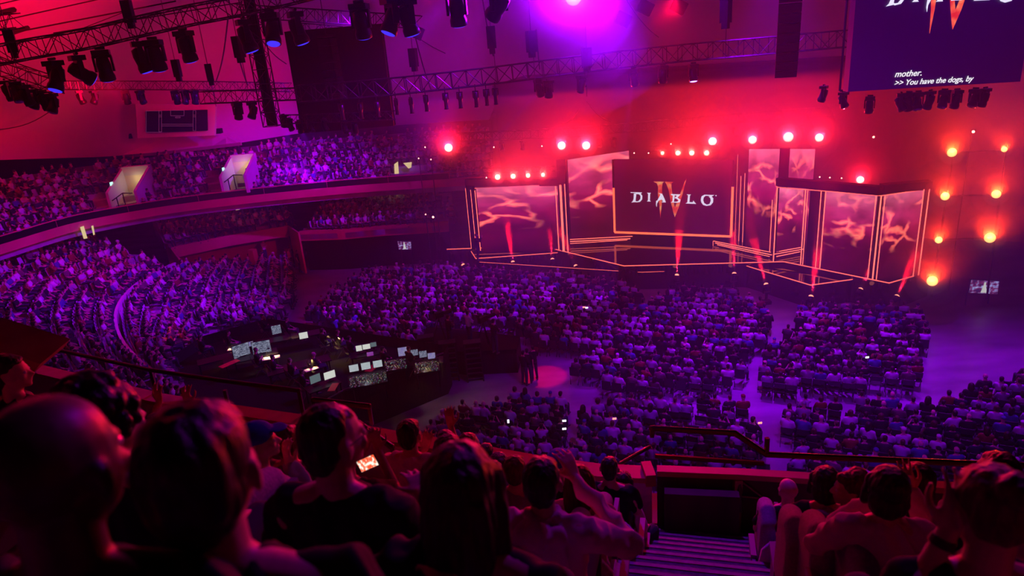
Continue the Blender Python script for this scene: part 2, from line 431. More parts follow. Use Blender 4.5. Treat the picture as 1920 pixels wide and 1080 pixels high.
def door(n, q, Y):
    mb = slab([AY(x, y, Y) for x, y in q], .06); struct('door_%d' % n, mb, M['doorlight'])
M['doorlight'] = glow('lit_corridor_gap', (1.0, .78, .38), .75)
for n, (q, Y) in enumerate([([(437, 376), (444, 375), (449, 393), (442, 394)], 50), ([(475, 371), (478, 371), (480, 387), (478, 388)], 50), ([(150, 426), (156, 424), (163, 447), (157, 448)], 43), ([(171, 424), (174, 423), (177, 440), (175, 441)], 43),
                            ([(739, 308), (746, 303), (748, 328), (740, 328)], 50.5), ([(756, 306), (772, 304), (771, 314), (766, 316), (764, 326), (757, 328)][:4], 50.5), ([(707, 350), (711, 350), (716, 365), (708, 366)], 51.5), ([(739, 344), (750, 344), (751, 364), (735, 365)], 51.5)]):
    door(n + 1, q, Y)

# dark seams running over the ceiling at the upper left
for k, (x0, y0, x1, y1, r_) in enumerate([(-20, 12, 130, -22, .03), (-10, 42, 215, -8, .035), (-10, 68, 330, 2, .04), (100, 62, 455, 4, .03), (-5, 26, 26, 18, .14), (14, 64, 52, 52, .12), (150, 55, 240, 20, .02)]):
    mb = MB(); mb.tube(P(x0, y0, 34), P(x1, y1, 36), r_, n=6); struct('trim_%d' % (30 + k), mb, M['black'])

# ================================================================ STAGE
ZD, ZT = 1.6, 1.35
def gd(px, py, z=ZD): return G(px, py, z)
# decks: upper deck and two low thrusts
deckpx = [(838, 467), (1013, 460), (1170, 498), (1395, 492), (1469, 490), (1667, 530), (1713, 517), (1745, 505)]
DK = [gd(x, y) for x, y in deckpx]
deckpoly = DK + [UVP(14, -7.6), UVP(-12, -7.6)]
st = empty('stage_deck', DK[2], label='glossy black angular stage deck with glowing red edges in front of the screens', cat='stage')
def tree(o, root): return local(o, root)
mb = MB(); mb.prism([(p.x, p.y) for p in deckpoly], 0.0, ZD); tree(mb.obj('platform', M['deck'], st, fix=True), st)
def edge_strip(pts, z, w, name, root, m='ledthin'):
    mb = MB()
    for a, b in zip(pts, pts[1:]): mb.tube(up(a, z), up(b, z), w, n=6)
    return tree(mb.obj(name, M[m], root), root)
edge_strip([p - VS * -0.03 for p in DK[:7]], ZD - .01, 0.028, 'edge_light', st)
edge_strip([p + VS * 0.12 for p in [gd(900, 489, 1.2)] + [gd(1150, 505, 1.2), gd(1205, 508, 1.2), gd(1395, 500, 1.2)]], 1.15, 0.012, 'lower_edge_light', st)
def online(a, b, q): t = max(0, min(1, (q - a).dot(b - a) / (b - a).length_squared)); return a.lerp(b, t)
for lab, px, bk in [('low black thrust platform below the left portal with a red outlined edge', [(880, 466), (892, 485), (1062, 473)], [(2, 1), (1,), (1, 0)]),
                    ('low pointed black thrust platform below the right portal with a red outlined edge', [(1393, 497), (1520, 535), (1607, 523)], [(4, 5), (4,), (4, 3)])]:
    pp = [G(x, y, ZT) for x, y in px]; D3 = [up(q, ZT) for q in DK]
    e = online(D3[bk[0][0]], D3[bk[0][1]], pp[2]) + VS * .03; s_ = online(D3[bk[2][0]], D3[bk[2][1]], pp[0]) + VS * .03
    o = empty('stage_thrust', pp[1], label=lab, cat='stage platform')
    mb = MB(); mb.prism([(p.x, p.y) for p in pp + [e, D3[bk[1][0]] + VS * .04, s_]], 0, ZT); tree(mb.obj('platform', M['deck'], o, fix=True), o)
    edge_strip(pp[:3], ZT + .01, .026, 'edge_light', o)

# fire artwork for the wall screens
def artmat(name, seed, bright=1.0, veins=1.0, dark_below=0.35):
    m = bpy.data.materials.new(name); m.use_nodes = True; nt = m.node_tree; nt.nodes.clear()
    tc = N(m, 'ShaderNodeTexCoord'); mp = N(m, 'ShaderNodeMapping'); mp.inputs['Location'].default_value = (seed, seed * 1.7, 0); mp.inputs['Scale'].default_value = (.8, 2.0, 1)
    L(m, tc.outputs['UV'], mp.inputs[0])
    w = N(m, 'ShaderNodeTexNoise'); w.inputs['Scale'].default_value = 1.6; w.inputs['Detail'].default_value = 3; L(m, mp.outputs[0], w.inputs['Vector'])
    mx = N(m, 'ShaderNodeMix'); mx.data_type = 'RGBA'; mx.inputs[0].default_value = 0.42; L(m, mp.outputs[0], mx.inputs[6]); L(m, w.outputs['Color'], mx.inputs[7])
    vo = N(m, 'ShaderNodeTexVoronoi'); vo.feature = 'DISTANCE_TO_EDGE'; vo.inputs['Scale'].default_value = 3.4; L(m, mx.outputs[2], vo.inputs['Vector'])
    r = ramp(m, [(0.0, (1.0, .24, .12)), (0.05, (.9, .10, .07)), (0.12, (0, 0, 0))]); L(m, vo.outputs['Distance'], r.inputs[0])
    # patches where the veins show
    pz = N(m, 'ShaderNodeTexNoise'); pz.inputs['Scale'].default_value = 1.7; L(m, mp.outputs[0], pz.inputs['Vector'])
    pr = ramp(m, [(0.44, (0, 0, 0)), (0.56, (1, 1, 1))]); L(m, pz.outputs['Fac'], pr.inputs[0])
    mul = N(m, 'ShaderNodeMix'); mul.data_type = 'RGBA'; mul.blend_type = 'MULTIPLY'; mul.inputs[0].default_value = 1; L(m, r.outputs[0], mul.inputs[6]); L(m, pr.outputs[0], mul.inputs[7])
    sx = N(m, 'ShaderNodeSeparateXYZ'); L(m, tc.outputs['UV'], sx.inputs[0])
    br_ = ramp(m, [(dark_below - .08, (0, 0, 0)), (dark_below + .03, (1, 1, 1)), (.85, (1, 1, 1)), (1.0, (.3, .3, .3))]); L(m, sx.outputs[1], br_.inputs[0])
    mul2 = N(m, 'ShaderNodeMix'); mul2.data_type = 'RGBA'; mul2.blend_type = 'MULTIPLY'; mul2.inputs[0].default_value = 1; L(m, mul.outputs[2], mul2.inputs[6]); L(m, br_.outputs[0], mul2.inputs[7]); mul = mul2
    bg = ramp(m, [(0.0, (.05, .001, .008)), (dark_below, (.09, .001, .018)), (dark_below + .18, (.30, .004, .06)), (0.8, (.50, .03, .14)), (1.0, (.72, .12, .24))]); L(m, sx.outputs[1], bg.inputs[0])
    cl = N(m, 'ShaderNodeTexNoise'); cl.inputs['Scale'].default_value = 2.2; cl.inputs['Detail'].default_value = 5; L(m, mp.outputs[0], cl.inputs['Vector'])
    cr = ramp(m, [(0.3, (.35, .35, .35)), (.7, (1.3, 1.3, 1.3))]); L(m, cl.outputs['Fac'], cr.inputs[0])
    m2 = N(m, 'ShaderNodeMix'); m2.data_type = 'RGBA'; m2.blend_type = 'MULTIPLY'; m2.inputs[0].default_value = 1; L(m, bg.outputs[0], m2.inputs[6]); L(m, cr.outputs[0], m2.inputs[7])
    ad = N(m, 'ShaderNodeMix'); ad.data_type = 'RGBA'; ad.blend_type = 'ADD'; ad.inputs[0].default_value = veins; L(m, m2.outputs[2], ad.inputs[6]); L(m, mul.outputs[2], ad.inputs[7])
    e = N(m, 'ShaderNodeEmission'); e.inputs[1].default_value = bright; L(m, ad.outputs[2], e.inputs[0])
    o = N(m, 'ShaderNodeOutputMaterial'); L(m, e.outputs[0], o.inputs[0]); return m
def upright(pxb, pyb, z, pyt):
    b = G(pxb, pyb, z); return b, up(b, ZAT(b, pyt))
def panel(q, name, m, root, dep=0.12):          # q: bottom-left, bottom-right, top-right, top-left
    mb = slab([q[3], q[2], q[1], q[0]], dep); me = mb.mesh(name)
    uv = me.uv_layers.new(name='UVMap'); idx = {0: (0, 1), 1: (1, 1), 2: (1, 0), 3: (0, 0)}
    for lp in me.loops: uv.data[lp.index].uv = idx[lp.vertex_index % 4]
    o = link(name, me, [m], root); return tree(o, root) if root else o
def bars(root, lst, r=0.03, m='led', name='light_strip', z=ZD, z2=None):
    for it in lst:
        (xb, yb), yt = it[0], it[1]; rr = it[2] if len(it) > 2 else r; zz = it[3] if len(it) > 3 else z
        b = G(xb, yb, zz); t = up(b, ZAT(b, yt)); mb = MB(); mb.tube(b, t, rr, n=6); tree(mb.obj(name, M[m], root), root)
def bar2(root, a, b, r=0.03, m='led', name='light_strip'):
    mb = MB(); mb.tube(a, b, r, n=6); tree(mb.obj(name, M[m], root), root)

# left portal with its wall screen
bl = G(901, 476, ZD); br = G(1049, 469, ZD); pl = empty('stage_portal', bl, label='left portal of the stage, a wide screen outlined by thin red light strips', cat='stage portal')
tl = up(bl, ZAT(bl, 355)); trr = up(br, ZAT(br, 347)); back = -VS * 0.25
panel([bl + back, br + back, trr + back, tl + back], 'wall_screen', artmat('ember_clouds_left', 3.1, 1.35, 1.0, .42), pl)
bars(pl, [((884, 465), 353, .028), ((890, 467), 355, .03), ((893, 468), 356, .02), ((901, 470), 357, .028), ((1048, 468), 348, .03), ((1057, 471), 347, .075), ((1065, 473), 345, .03)])
ptop = up(G(884, 465, ZD), ZAT(G(884, 465, ZD), 354)); pt2 = up(G(1052, 469, ZD), ZAT(G(1052, 469, ZD), 346)); bar2(pl, ptop, pt2, .022, 'ledthin')
mb = MB(); mb.box((ptop + pt2) / 2 + Vector((0, 0, .28)) - VS * .2, ((pt2 - ptop).length, .5, .5), Matrix.Rotation(math.atan2((pt2 - ptop).y, (pt2 - ptop).x), 3, 'Z')); tree(mb.obj('header_beam', M['black'], pl), pl)
mb = MB(); a = G(1058, 471, ZD); mb.wall(a - US * .25 - VS * .2, a + US * .32 - VS * .2, ZD, ZAT(a, 300), t=.3); tree(mb.obj('side_pier', M['black'], pl), pl)
mb = MB(); a = G(892, 468, ZD); mb.wall(a - US * .35 - VS * .2, a + US * .2 - VS * .2, ZD, ZAT(a, 350), t=.3); tree(mb.obj('side_pier', M['black'], pl), pl)

# recessed tall screen between portal and main screen
rw = empty('backdrop_screen', G(1066, 452, ZD), label='tall recessed backdrop screen with branching fire artwork left of the main screen', cat='backdrop screen', group='tall backdrop screens')
bl = G(1066, 452, ZD) - VS * .6; br = G(1178, 447, ZD) - VS * .6
panel([bl, br, up(br, ZAT(br, 283)), up(bl, ZAT(bl, 300))], 'screen', artmat('ember_branches_left', 7.7, 1.7, 1.0, .34), rw)
for (x0, y0, x1, y1, r_) in [(1060, 449.5, 1186, 443, .028), (1058, 453.5, 1182, 447.5, .034), (1065, 457, 1176, 450, .022)]: bar2(rw, G(x0, y0, ZD + .35) , G(x1, y1, ZD + .35), r_)
bars(rw, [((1065, 452), 345, .026)])

# main screen
def screen_quad(bl_px, br_px, z, tpy_l, tpy_r):
    b0, b1 = G(*bl_px, z), G(*br_px, z); return [b0, b1, up(b1, ZAT(b1, tpy_r)), up(b0, ZAT(b0, tpy_l))]
MQ = screen_quad((1153, 435), (1371, 443), 2.1, 299, 300)
ms = empty('main_screen', MQ[0], label='large dark main screen with white and red lettering in a glowing orange frame', cat='screen')
M['screenface'] = mat('dark_screen_face', (0.02, 0.003, 0.006), 0.4, emit=(.075, .0, .014), es=1)
panel(MQ, 'screen', M['screenface'], ms, .25)
fo = VS * 0.06
b0, b1, t1, t0 = [p + fo for p in MQ]
for a, b, r_ in ((b0, b1, .075), (b0, b0.lerp(t0, .62), .07), (b1, b1.lerp(t1, .66), .08)):
    bar2(ms, a, b, r_, 'ledthick', 'frame_light')
# faint upper continuation of the frame
M['frame_dim'] = mat('frame_dark', (.05, .02, .02), .5)
for a, b in ((b0.lerp(t0, .62), t0), (b1.lerp(t1, .66), t1)): bar2(ms, a, b, .07, 'frame_dim', 'frame_post')

# lettering of the main screen, drawn as outlines on the screen plane (unit: screen pixels of the letter art)
def glyph_mesh(polys, q, off=0.02, name='letter'):
    # q maps art coordinates (0..1, 0..1, top-left origin) to the screen
    mb = MB(); n = (q[1] - q[0]).cross(q[3] - q[0]).normalized()
    if n.y > 0: n = -n
    for poly in polys:
        vs = [quadpt([q[3], q[2], q[1], q[0]], x, y) + n * off for x, y in poly]
        mb.add(vs + [p - n * 0.015 for p in vs], [tuple(range(len(vs)))] + [(i, (i + 1) % len(vs), len(vs) + (i + 1) % len(vs), len(vs) + i) for i in range(len(vs))])
    return mb
# crop coordinates of the photographed lettering (the frame corners of the same crop are mapped to 0..1)
LET = {
 'D': [[(292, 470), (448, 472), (430, 490), (372, 487), (360, 478), (300, 480)], [(340, 485), (372, 485), (360, 585), (400, 590), (300, 604), (322, 588), (334, 560)], [(372, 487), (430, 487), (450, 515), (448, 560), (420, 592), (370, 600), (352, 590), (395, 585), (424, 556), (427, 516), (408, 495), (372, 493)]],
 'I': [[(512, 474), (566, 476), (552, 488), (548, 572), (562, 585), (508, 585), (524, 572), (527, 490)]],
 'A': [[(664, 480), (706, 482), (726, 520), (756, 592), (700, 592), (716, 580), (704, 555), (662, 572), (640, 612), (638, 655), (628, 625), (630, 575), (645, 570), (686, 495)], ],
 'B': [[(820, 485), (940, 487), (930, 500), (868, 497), (862, 508), (820, 497)], [(845, 500), (868, 500), (858, 580), (870, 590), (818, 592), (838, 578)], [(868, 500), (938, 488), (905, 530), (940, 552), (935, 585), (905, 592), (858, 591), (858, 582), (905, 578), (915, 560), (885, 540), (868, 538), (868, 528), (898, 505)]],
 'L': [[(1015, 485), (1072, 487), (1058, 498), (1052, 582), (1096, 582), (1098, 560), (1136, 602), (1004, 600), (1026, 586), (1034, 498)]],
 'O': [[(1192, 545), (1202, 505), (1235, 485), (1356, 487), (1330, 502), (1290, 498), (1250, 498), (1228, 520), (1222, 555)], [(1192, 545), (1222, 555), (1235, 590), (1268, 608), (1262, 624), (1222, 612), (1198, 580)], [(1262, 624), (1268, 608), (1300, 598), (1314, 560), (1308, 525), (1285, 505), (1320, 498), (1345, 530), (1342, 580), (1312, 615)]],
 'dot': [[(1368, 490), (1376, 486), (1384, 492), (1380, 500), (1370, 500)]]}
IV = {'I': [[(594, 332), (735, 332), (712, 352), (706, 400), (706, 500), (700, 640), (683, 796), (672, 640), (652, 500), (655, 400), (640, 355)]],
      'V': [[(742, 332), (852, 334), (828, 352), (826, 400), (842, 520), (858, 610), (870, 655), (905, 560), (950, 440), (985, 340), (1014, 286), (985, 400), (955, 520), (915, 660), (868, 778), (850, 720), (815, 580), (790, 440), (765, 370)]]}
def screenmap(pt, crop, quad):     # crop: art rectangle in the crop image -> 0..1 of the screen
    return ((pt[0] - crop[0]) / (crop[2] - crop[0]), (pt[1] - crop[1]) / (crop[3] - crop[1]))
def ngon_rows(poly): return poly
def letterset(root, quad, crop, white, red, off):
    for dct, m_, lab, o_ in ((IV, red, 'numeral', off), (LET, white, 'letter', off + .02)):
        for k, polys in dct.items():
            pl_ = [[screenmap(p, crop, quad) for p in pg] for pg in polys]
            mb = glyph_mesh(pl_, quad, o_); me = mb.mesh(lab)
            bm = bmesh.new(); bm.from_mesh(me); bmesh.ops.triangulate(bm, faces=[f for f in bm.faces if len(f.verts) > 4]); bm.to_mesh(me); bm.free()
            tree(link(lab, me, [m_], root), root)
M['white_letter'] = glow('letter_white', (.82, .80, 1.0), 1.25)
M['red_letter'] = bpy.data.materials.new('numeral_ember'); _m = M['red_letter']; _m.use_nodes = True; _m.node_tree.nodes.clear()
_t = N(_m, 'ShaderNodeTexCoord'); _n = N(_m, 'ShaderNodeTexNoise'); _n.inputs['Scale'].default_value = 2.2; _n.inputs['Detail'].default_value = 6; L(_m, _t.outputs['Object'], _n.inputs['Vector'])
_r = ramp(_m, [(.35, (.75, .02, .02)), (.5, (1, .10, .05)), (.68, (1, .42, .16))]); L(_m, _n.outputs['Fac'], _r.inputs[0]); _e = N(_m, 'ShaderNodeEmission'); L(_m, _r.outputs[0], _e.inputs[0]); _o = N(_m, 'ShaderNodeOutputMaterial'); L(_m, _e.outputs[0], _o.inputs[0])
CROP = (75, 60, 1568, 968)        # the frame's inner corners in the lettering crop
letterset(ms, MQ, (70, 62, 1572, 1000), M['white_letter'], M['red_letter'], .03)

# strips and tall screens right of the main screen
rs = empty('backdrop_screen', G(1400, 475, ZD), label='tall narrow backdrop screen with fire artwork right of the main screen', cat='backdrop screen', group='tall backdrop screens')
bl = G(1396, 462, ZD) - VS * .5; br = G(1450, 472, ZD) - VS * .5
panel([bl, br, up(br, ZAT(br, 280)), up(bl, ZAT(bl, 280))], 'screen', artmat('ember_branches_right', 12.3, 1.6, 1.0, .40), rs)
bars(rs, [((1385, 452), 330, .022), ((1392, 454), 325, .022), ((1378, 450), 290, .012)], m='led')
r2 = empty('backdrop_screen', G(1470, 470, ZD), label='plain pink tall backdrop screen behind the right portal', cat='backdrop screen', group='tall backdrop screens')
bl = G(1466, 462, ZD) - VS * 1.6; br = G(1512, 472, ZD) - VS * 1.6
panel([bl, br, up(br, ZAT(br, 280)), up(bl, ZAT(bl, 280))], 'screen', artmat('ember_haze_right', 17.9, 1.5, .5, .1), r2)
pr = empty('stage_portal', G(1457, 490, ZD), label='right portal of the stage, folded screens outlined by thin red light strips', cat='stage portal')
for (x0, y0, yt0), (x1, y1, yt1), sd, bri in [((1457, 482, 353), (1499, 472, 356), 21.0, 1.7), ((1537, 503, 360), (1628, 521, 367), 24.5, 1.25), ((1643, 524, 367), (1713, 518, 356), 27.0, 1.1)]:
    a, b = G(x0, y0, ZD) - VS * .12, G(x1, y1, ZD) - VS * .12
    panel([a, b, up(b, ZAT(b, yt1)), up(a, ZAT(a, yt0))], 'wall_screen', artmat('ember_portal_%d' % int(sd), sd, bri, .9, .38), pr)
bars(pr, [((1443, 474), 375, .026), ((1450, 490), 351, .034), ((1457, 474), 351, .026), ((1494, 460), 361, .022), ((1501, 495), 355, .032), ((1505, 496), 357, .022), ((1529, 502), 358, .028), ((1537, 503), 359, .032),
          ((1627, 521), 367, .026), ((1636, 523), 367, .042), ((1643, 524), 367, .026), ((1712, 518), 355, .028), ((1722, 516), 354, .032)])
A1 = G(1450, 490, ZD); A2 = G(1636, 523, ZD); A3 = G(1722, 516, ZD)
h1, h2, h3 = up(A1, ZAT(A1, 351)), up(A2, ZAT(A2, 367)), up(A3, ZAT(A3, 354))
bar2(pr, h1, h2, .024, 'ledthin'); bar2(pr, h2, h3, .024, 'ledthin')
for a, b in ((h1, h2), (h2, h3)):
    mb = MB(); mb.box((a + b) / 2 + Vector((0, 0, .26)) - VS * .25, ((b - a).length, .5, .45), Matrix.Rotation(math.atan2((b - a).y, (b - a).x), 3, 'Z')); tree(mb.obj('header_beam', M['black'], pr), pr)
for x0, y0, x1, y1 in [(1457, 472, 1501, 464), (1450, 477, 1507, 467), (1456, 481, 1500, 472)]: bar2(pr, G(x0, y0, ZD + .3), G(x1, y1, ZD + .3), .026)
for x0, y0, yt in [(1460, 476, 278), (1519, 499, 357)]:
    a = G(x0, y0, ZD) - VS * .35; mb = MB(); mb.wall(a - US * .28, a + US * .28, ZD, ZAT(a, yt), t=.2); tree(mb.obj('side_pier', M['black'], pr), pr)
# stepped light bars leading from the screen to the right portal
sp = empty('step_lights', G(1338, 452, ZD), label='three stepped red light bars running from the main screen to the right portal', cat='light bar')
for (x0, y0, x1, y1, r_) in [(1338, 452, 1445, 473, .026), (1341, 455.5, 1447, 478, .03), (1345, 459, 1443, 481, .022), (1337, 452, 1337, 461, .015)]: bar2(sp, G(x0, y0, ZD + .2), G(x1, y1, ZD + .2), r_)
mb = MB(); a = G(1350, 461, ZD); b = G(1446, 481, ZD); mb.wall(a - VS * .2, b - VS * .2, ZD, ZD + .18, t=.3); tree(mb.obj('step_block', M['black'], sp), sp)

# ================================================================ RIGGING
def truss(pts, h, label, group=None, w=None, seg=None, m='truss'):
    w = w or h; pts = resample(smooth_line(pts, 1), step=seg or h * 0.95)
    o = empty('lighting_truss', pts[0], label=label, cat='truss', group=group)
    ch = [[], [], [], []]
    for i, p in enumerate(pts):
        t = (pts[min(i + 1, len(pts) - 1)] - pts[max(i - 1, 0)]).normalized()
        side = t.cross(Vector((0, 0, 1)))
        side = Vector((1, 0, 0)) if side.length < .2 else side.normalized()
        upv = side.cross(t).normalized()
        for k, (a, b) in enumerate(((-1, 1), (1, 1), (1, -1), (-1, -1))): ch[k].append(p + side * (a * w / 2) + upv * (b * h / 2))
    r = h * 0.045
    for c in ch:
        mb = MB()
        for a, b in zip(c, c[1:]): mb.tube(a, b, r, n=6, cap=False)
        local(mb.obj('chord', M[m], o), o)
    lt = MB(); rr = r * .6
    for i in range(len(pts) - 1):
        for k in range(4):
            k2 = (k + 1) % 4
            if i % 2: lt.tube(ch[k][i], ch[k2][i + 1], rr, n=4, cap=False)
            else: lt.tube(ch[k2][i], ch[k][i + 1], rr, n=4, cap=False)
            lt.tube(ch[k][i], ch[k2][i], rr, n=4, cap=False)
    local(lt.obj('lattice', M[m], o), o)
    return o
truss([P(x, y, 26) for x, y in [(-90, 122), (53, 92), (153, 76), (240, 55), (350, 30), (427, 16), (520, -4), (640, -34)]], .66, 'curved lighting truss sweeping from the left edge up to the top', None)
truss([P(x, y, 38) for x, y in [(108, 160), (250, 160), (420, 161), (545, 164)]], .46, 'thin straight lighting truss across the red ceiling above the scoreboard')
truss([P(x, y, 31) for x, y in [(378, 183), (440, 181), (500, 178), (560, 176)]], .52, 'short lighting truss beside the dark vertical tower')
truss([P(x, y, 30) for x, y in [(560, 176), (700, 166), (900, 145), (1090, 120), (1250, 102), (1420, 87), (1590, 72)]], .70, 'long dark lighting truss crossing the hall in front of the stage')
truss([P(x, y, 30) for x, y in [(-60, 98), (0, 125), (60, 146), (112, 163)]], .62, 'dark truss corner at the left edge crowded with moving lights')
truss([P(x, y, 35) for x, y in [(440, 20), (600, 30), (790, 42)]], .62, 'dark truss crossing in front of the bright red ceiling patch')
truss([P(x, y, 37) for x, y in [(555, 54), (600, 57), (640, 61)]], .60, 'short truss just above the dark hanging screen')
truss([P(x, y, 46) for x, y in [(750, 262), (900, 256), (1100, 246), (1300, 228), (1480, 213), (1570, 208)]], .55, 'thin red-lit truss high above the stage portals')
truss([P(x, y, 27) for x, y in [(-30, 45), (34, 38)]], .55, 'short truss end at the left edge under the ceiling')
truss([P(x, y, 44) for x, y in [(905, 320), (1040, 316)]], .3, 'small truss carrying four lamps over the left portal')
truss([P(x, y, 44) for x, y in [(1218, 278), (1345, 276)]], .3, 'small truss carrying four lamps over the main screen')
# hanging tower
tb = P(511, 236, 30); truss([tb, up(tb, ZAT(tb, -40))], .62, 'dark vertical tower truss hanging left of the dark screen', seg=.6)
mb = MB(); 
for k in range(3):
    c = tb + Vector((.12 * (k - 1), .1, 0)); mb.tube(c, up(c, ZAT(tb, -40)), .1, n=8)
tag(mb.obj('cable_bundle', M['black']), 'thick black cable bundle running down inside the dark tower truss', 'cable')

def lathe_mb(mb, prof, c=(0, 0, 0), R=None, n=14):      # prof: (radius, z)
    c = Vector(c); vs = []
    for r, z in prof:
        for i in range(n):
            t = 2 * PI * i / n; p = Vector((r * math.cos(t), r * math.sin(t), z)); vs.append((R @ p if R else p) + c)
    fs = [(j * n + i, j * n + (i + 1) % n, (j + 1) * n + (i + 1) % n, (j + 1) * n + i) for j in range(len(prof) - 1) for i in range(n)]
    fs.append(tuple(range(n - 1, -1, -1))); fs.append(tuple(range((len(prof) - 1) * n, len(prof) * n))); mb.add(vs, fs)
def moving_head(tilt, lens, name='moving_head_light', s=1.0):
    o = empty(name, (0, 0, -60))
    mb = MB(); mb.box((0, 0, -.09 * s), (.42 * s, .34 * s, .13 * s)); mb.tube((-.12 * s, 0, .02), (.12 * s, 0, .02), .04 * s, n=6); mb.obj('mounting_base', M['fixture'], o)
    mb = MB(); mb.box((0, 0, -.19 * s), (.46 * s, .12 * s, .07 * s))
    for x in (-.21, .21): mb.box((x * s, 0, -.38 * s), (.05 * s, .13 * s, .38 * s))
    mb.obj('yoke', M['fixture'], o)
    R = Matrix.Rotation(tilt, 3, 'X'); mb = MB()
    lathe_mb(mb, [(.05 * s, .30 * s), (.14 * s, .27 * s), (.175 * s, .1 * s), (.17 * s, -.12 * s), (.20 * s, -.2 * s), (.20 * s, -.32 * s), (.18 * s, -.33 * s)], (0, 0, -.47 * s), R)
    h = mb.obj('lamp_head', M['fixture'], o, smooth=True)
    mb = MB(); mb.ball(Vector((0, 0, -.47 * s)) + R @ Vector((0, 0, -.33 * s)), (.165 * s, .165 * s, .035 * s), R, 14, 8); mb.obj('lens', M[lens], h)
    return o
M['lens_dark'] = mat('lens_glass_dark', (.03, .03, .05), .05, spec=1.0)
MH = [moving_head(a, 'lens_blue') for a in (.25, -.45, .9)]; MHD = [moving_head(a, 'lens_dark') for a in (.3, -.5)]
ORD = ['1st', '2nd', '3rd'] + ['%dth' % k for k in range(4, 40)]
GONE = []
def hang(tmpl, spots, where, group, rz=None, sc=1.0):
    for i, s_ in enumerate(spots):
        px, py, d = s_[:3]; t = tmpl[i % len(tmpl)] if len(s_) < 4 else tmpl[s_[3]]
        dup(t, loc=P(px, py, d), rot=(0, 0, (rz if rz is not None else random.uniform(-1.2, 1.2))), label='%s, %s from the left' % (where, ORD[i]), group=group, scale=sc)
hang(MH, [(97, 112, 26, 1), (142, 102, 26, 2), (187, 92, 26, 0), (257, 76, 26, 0), (285, 73, 26, 0), (342, 56, 26, 0), (455, 35, 25, 0), (505, 22, 25, 1), (552, 20, 25, 0)], 'black moving head light under the curved truss', 'moving lights under the curved truss', sc=1.45)
hang(MH, [(672, 5, 21, 0), (730, -6, 20, 1), (760, -4, 20, 0), (853, -22, 20, 0), (932, -30, 20, 2)], 'large moving head at the top edge left of the violet lamp', 'moving lights at the top edge', sc=1.3)
hang(MHD, [(147, 169, 38), (174, 169, 38), (233, 169, 38), (261, 169, 38), (327, 169, 38), (345, 169, 38), (363, 169, 38)], 'small moving head light under the thin straight truss', 'moving lights under the thin truss', sc=.95)
hang(MHD, [(8, 150, 30), (24, 152, 29), (42, 158, 29), (60, 166, 30), (76, 168, 30), (94, 174, 30)], 'moving head light clustered under the left corner truss', 'moving lights on the left corner truss', sc=1.1)
hang(MHD, [(443, 192, 31), (471, 191, 31), (500, 189, 31)], 'black spotlight under the short truss beside the tower', 'spotlights beside the tower', sc=.95)
# slim profile spots under the long truss
def profile_spot(lens):
    o = empty('profile_spotlight', (0, 0, -60)); mb = MB(); mb.tube((0, 0, 0), (0, 0, -.35), .025, n=6); mb.box((0, 0, -.35), (.3, .06, .05)); mb.obj('hook_clamp', M['fixture'], o)
    mb = MB(); mb.box((-.15, 0, -.5), (.03, .06, .35)); mb.box((.15, 0, -.5), (.03, .06, .35)); mb.obj('yoke', M['fixture'], o)
    mb = MB(); lathe_mb(mb, [(.08, .28), (.13, .24), (.13, -.05), (.1, -.1), (.1, -.42), (.13, -.5), (.11, -.5)], (0, 0, -.65)); h = mb.obj('barrel', M['metal'], o, smooth=True)
    mb = MB(); mb.ball((0, 0, -1.15), (.09, .09, .02), n=10, m=6); mb.obj('lens', M[lens], h); return o
PS = [profile_spot('lens_dark')]; PB = [profile_spot('lens_blue')]
hang(PS, [(x, y, 30) for x, y in [(637, 182), (672, 180), (704, 177), (740, 172), (768, 170), (796, 166), (833, 162), (860, 160), (890, 158), (910, 155), (927, 153)]], 'slim black spotlight under the long dark truss', 'slim spotlights under the long truss', sc=.85)
M['lens_blue2'] = glow('lens_bright_blue', (.22, .12, 1.0), 9)
MB_ = [moving_head(.5, 'lens_blue2'), moving_head(-.2, 'lens_blue2'), moving_head(.1, 'lens_dark')]
hang(MB_, [(1010, 148, 30, 0), (1028, 150, 30, 2), (1090, 140, 30, 0), (1188, 128, 30, 0), (1243, 122, 30, 2), (1300, 119, 30, 1)], 'moving head under the long truss near the violet glow', 'moving lights in mid hall', sc=.95)
hang(MHD, [(1545, 160, 27), (1582, 172, 27), (1632, 180, 26), (1690, 174, 24), (1705, 173, 24), (1722, 172, 24), (1745, 170, 24), (1772, 168, 24), (1795, 168, 24), (1830, 166, 24), (1848, 165, 24)], 'spotlight hanging below the big captioned screen', 'spotlights below the captioned screen', sc=.8)
hang(MHD, [(1505, 232, 46), (1420, 236, 46), (1380, 238, 46), (1150, 258, 46), (1125, 258, 46), (980, 263, 46), (940, 265, 46), (905, 267, 46)][::-1], 'tiny lamp housing under the stage truss', 'small lamps under the stage truss', sc=.8)
# cluster below the dark screen
hang(MHD, [(530, 215, 33), (541, 222, 33), (560, 226, 33), (581, 224, 33), (606, 222, 33), (645, 226, 33), (664, 226, 33)], 'red-lit fixture below the dark hanging screen', 'fixtures below the dark screen', sc=.75)
truss([P(x, y, 33) for x, y in [(528, 224), (600, 222), (740, 216)]], .4, 'short truss directly below the dark hanging screen')

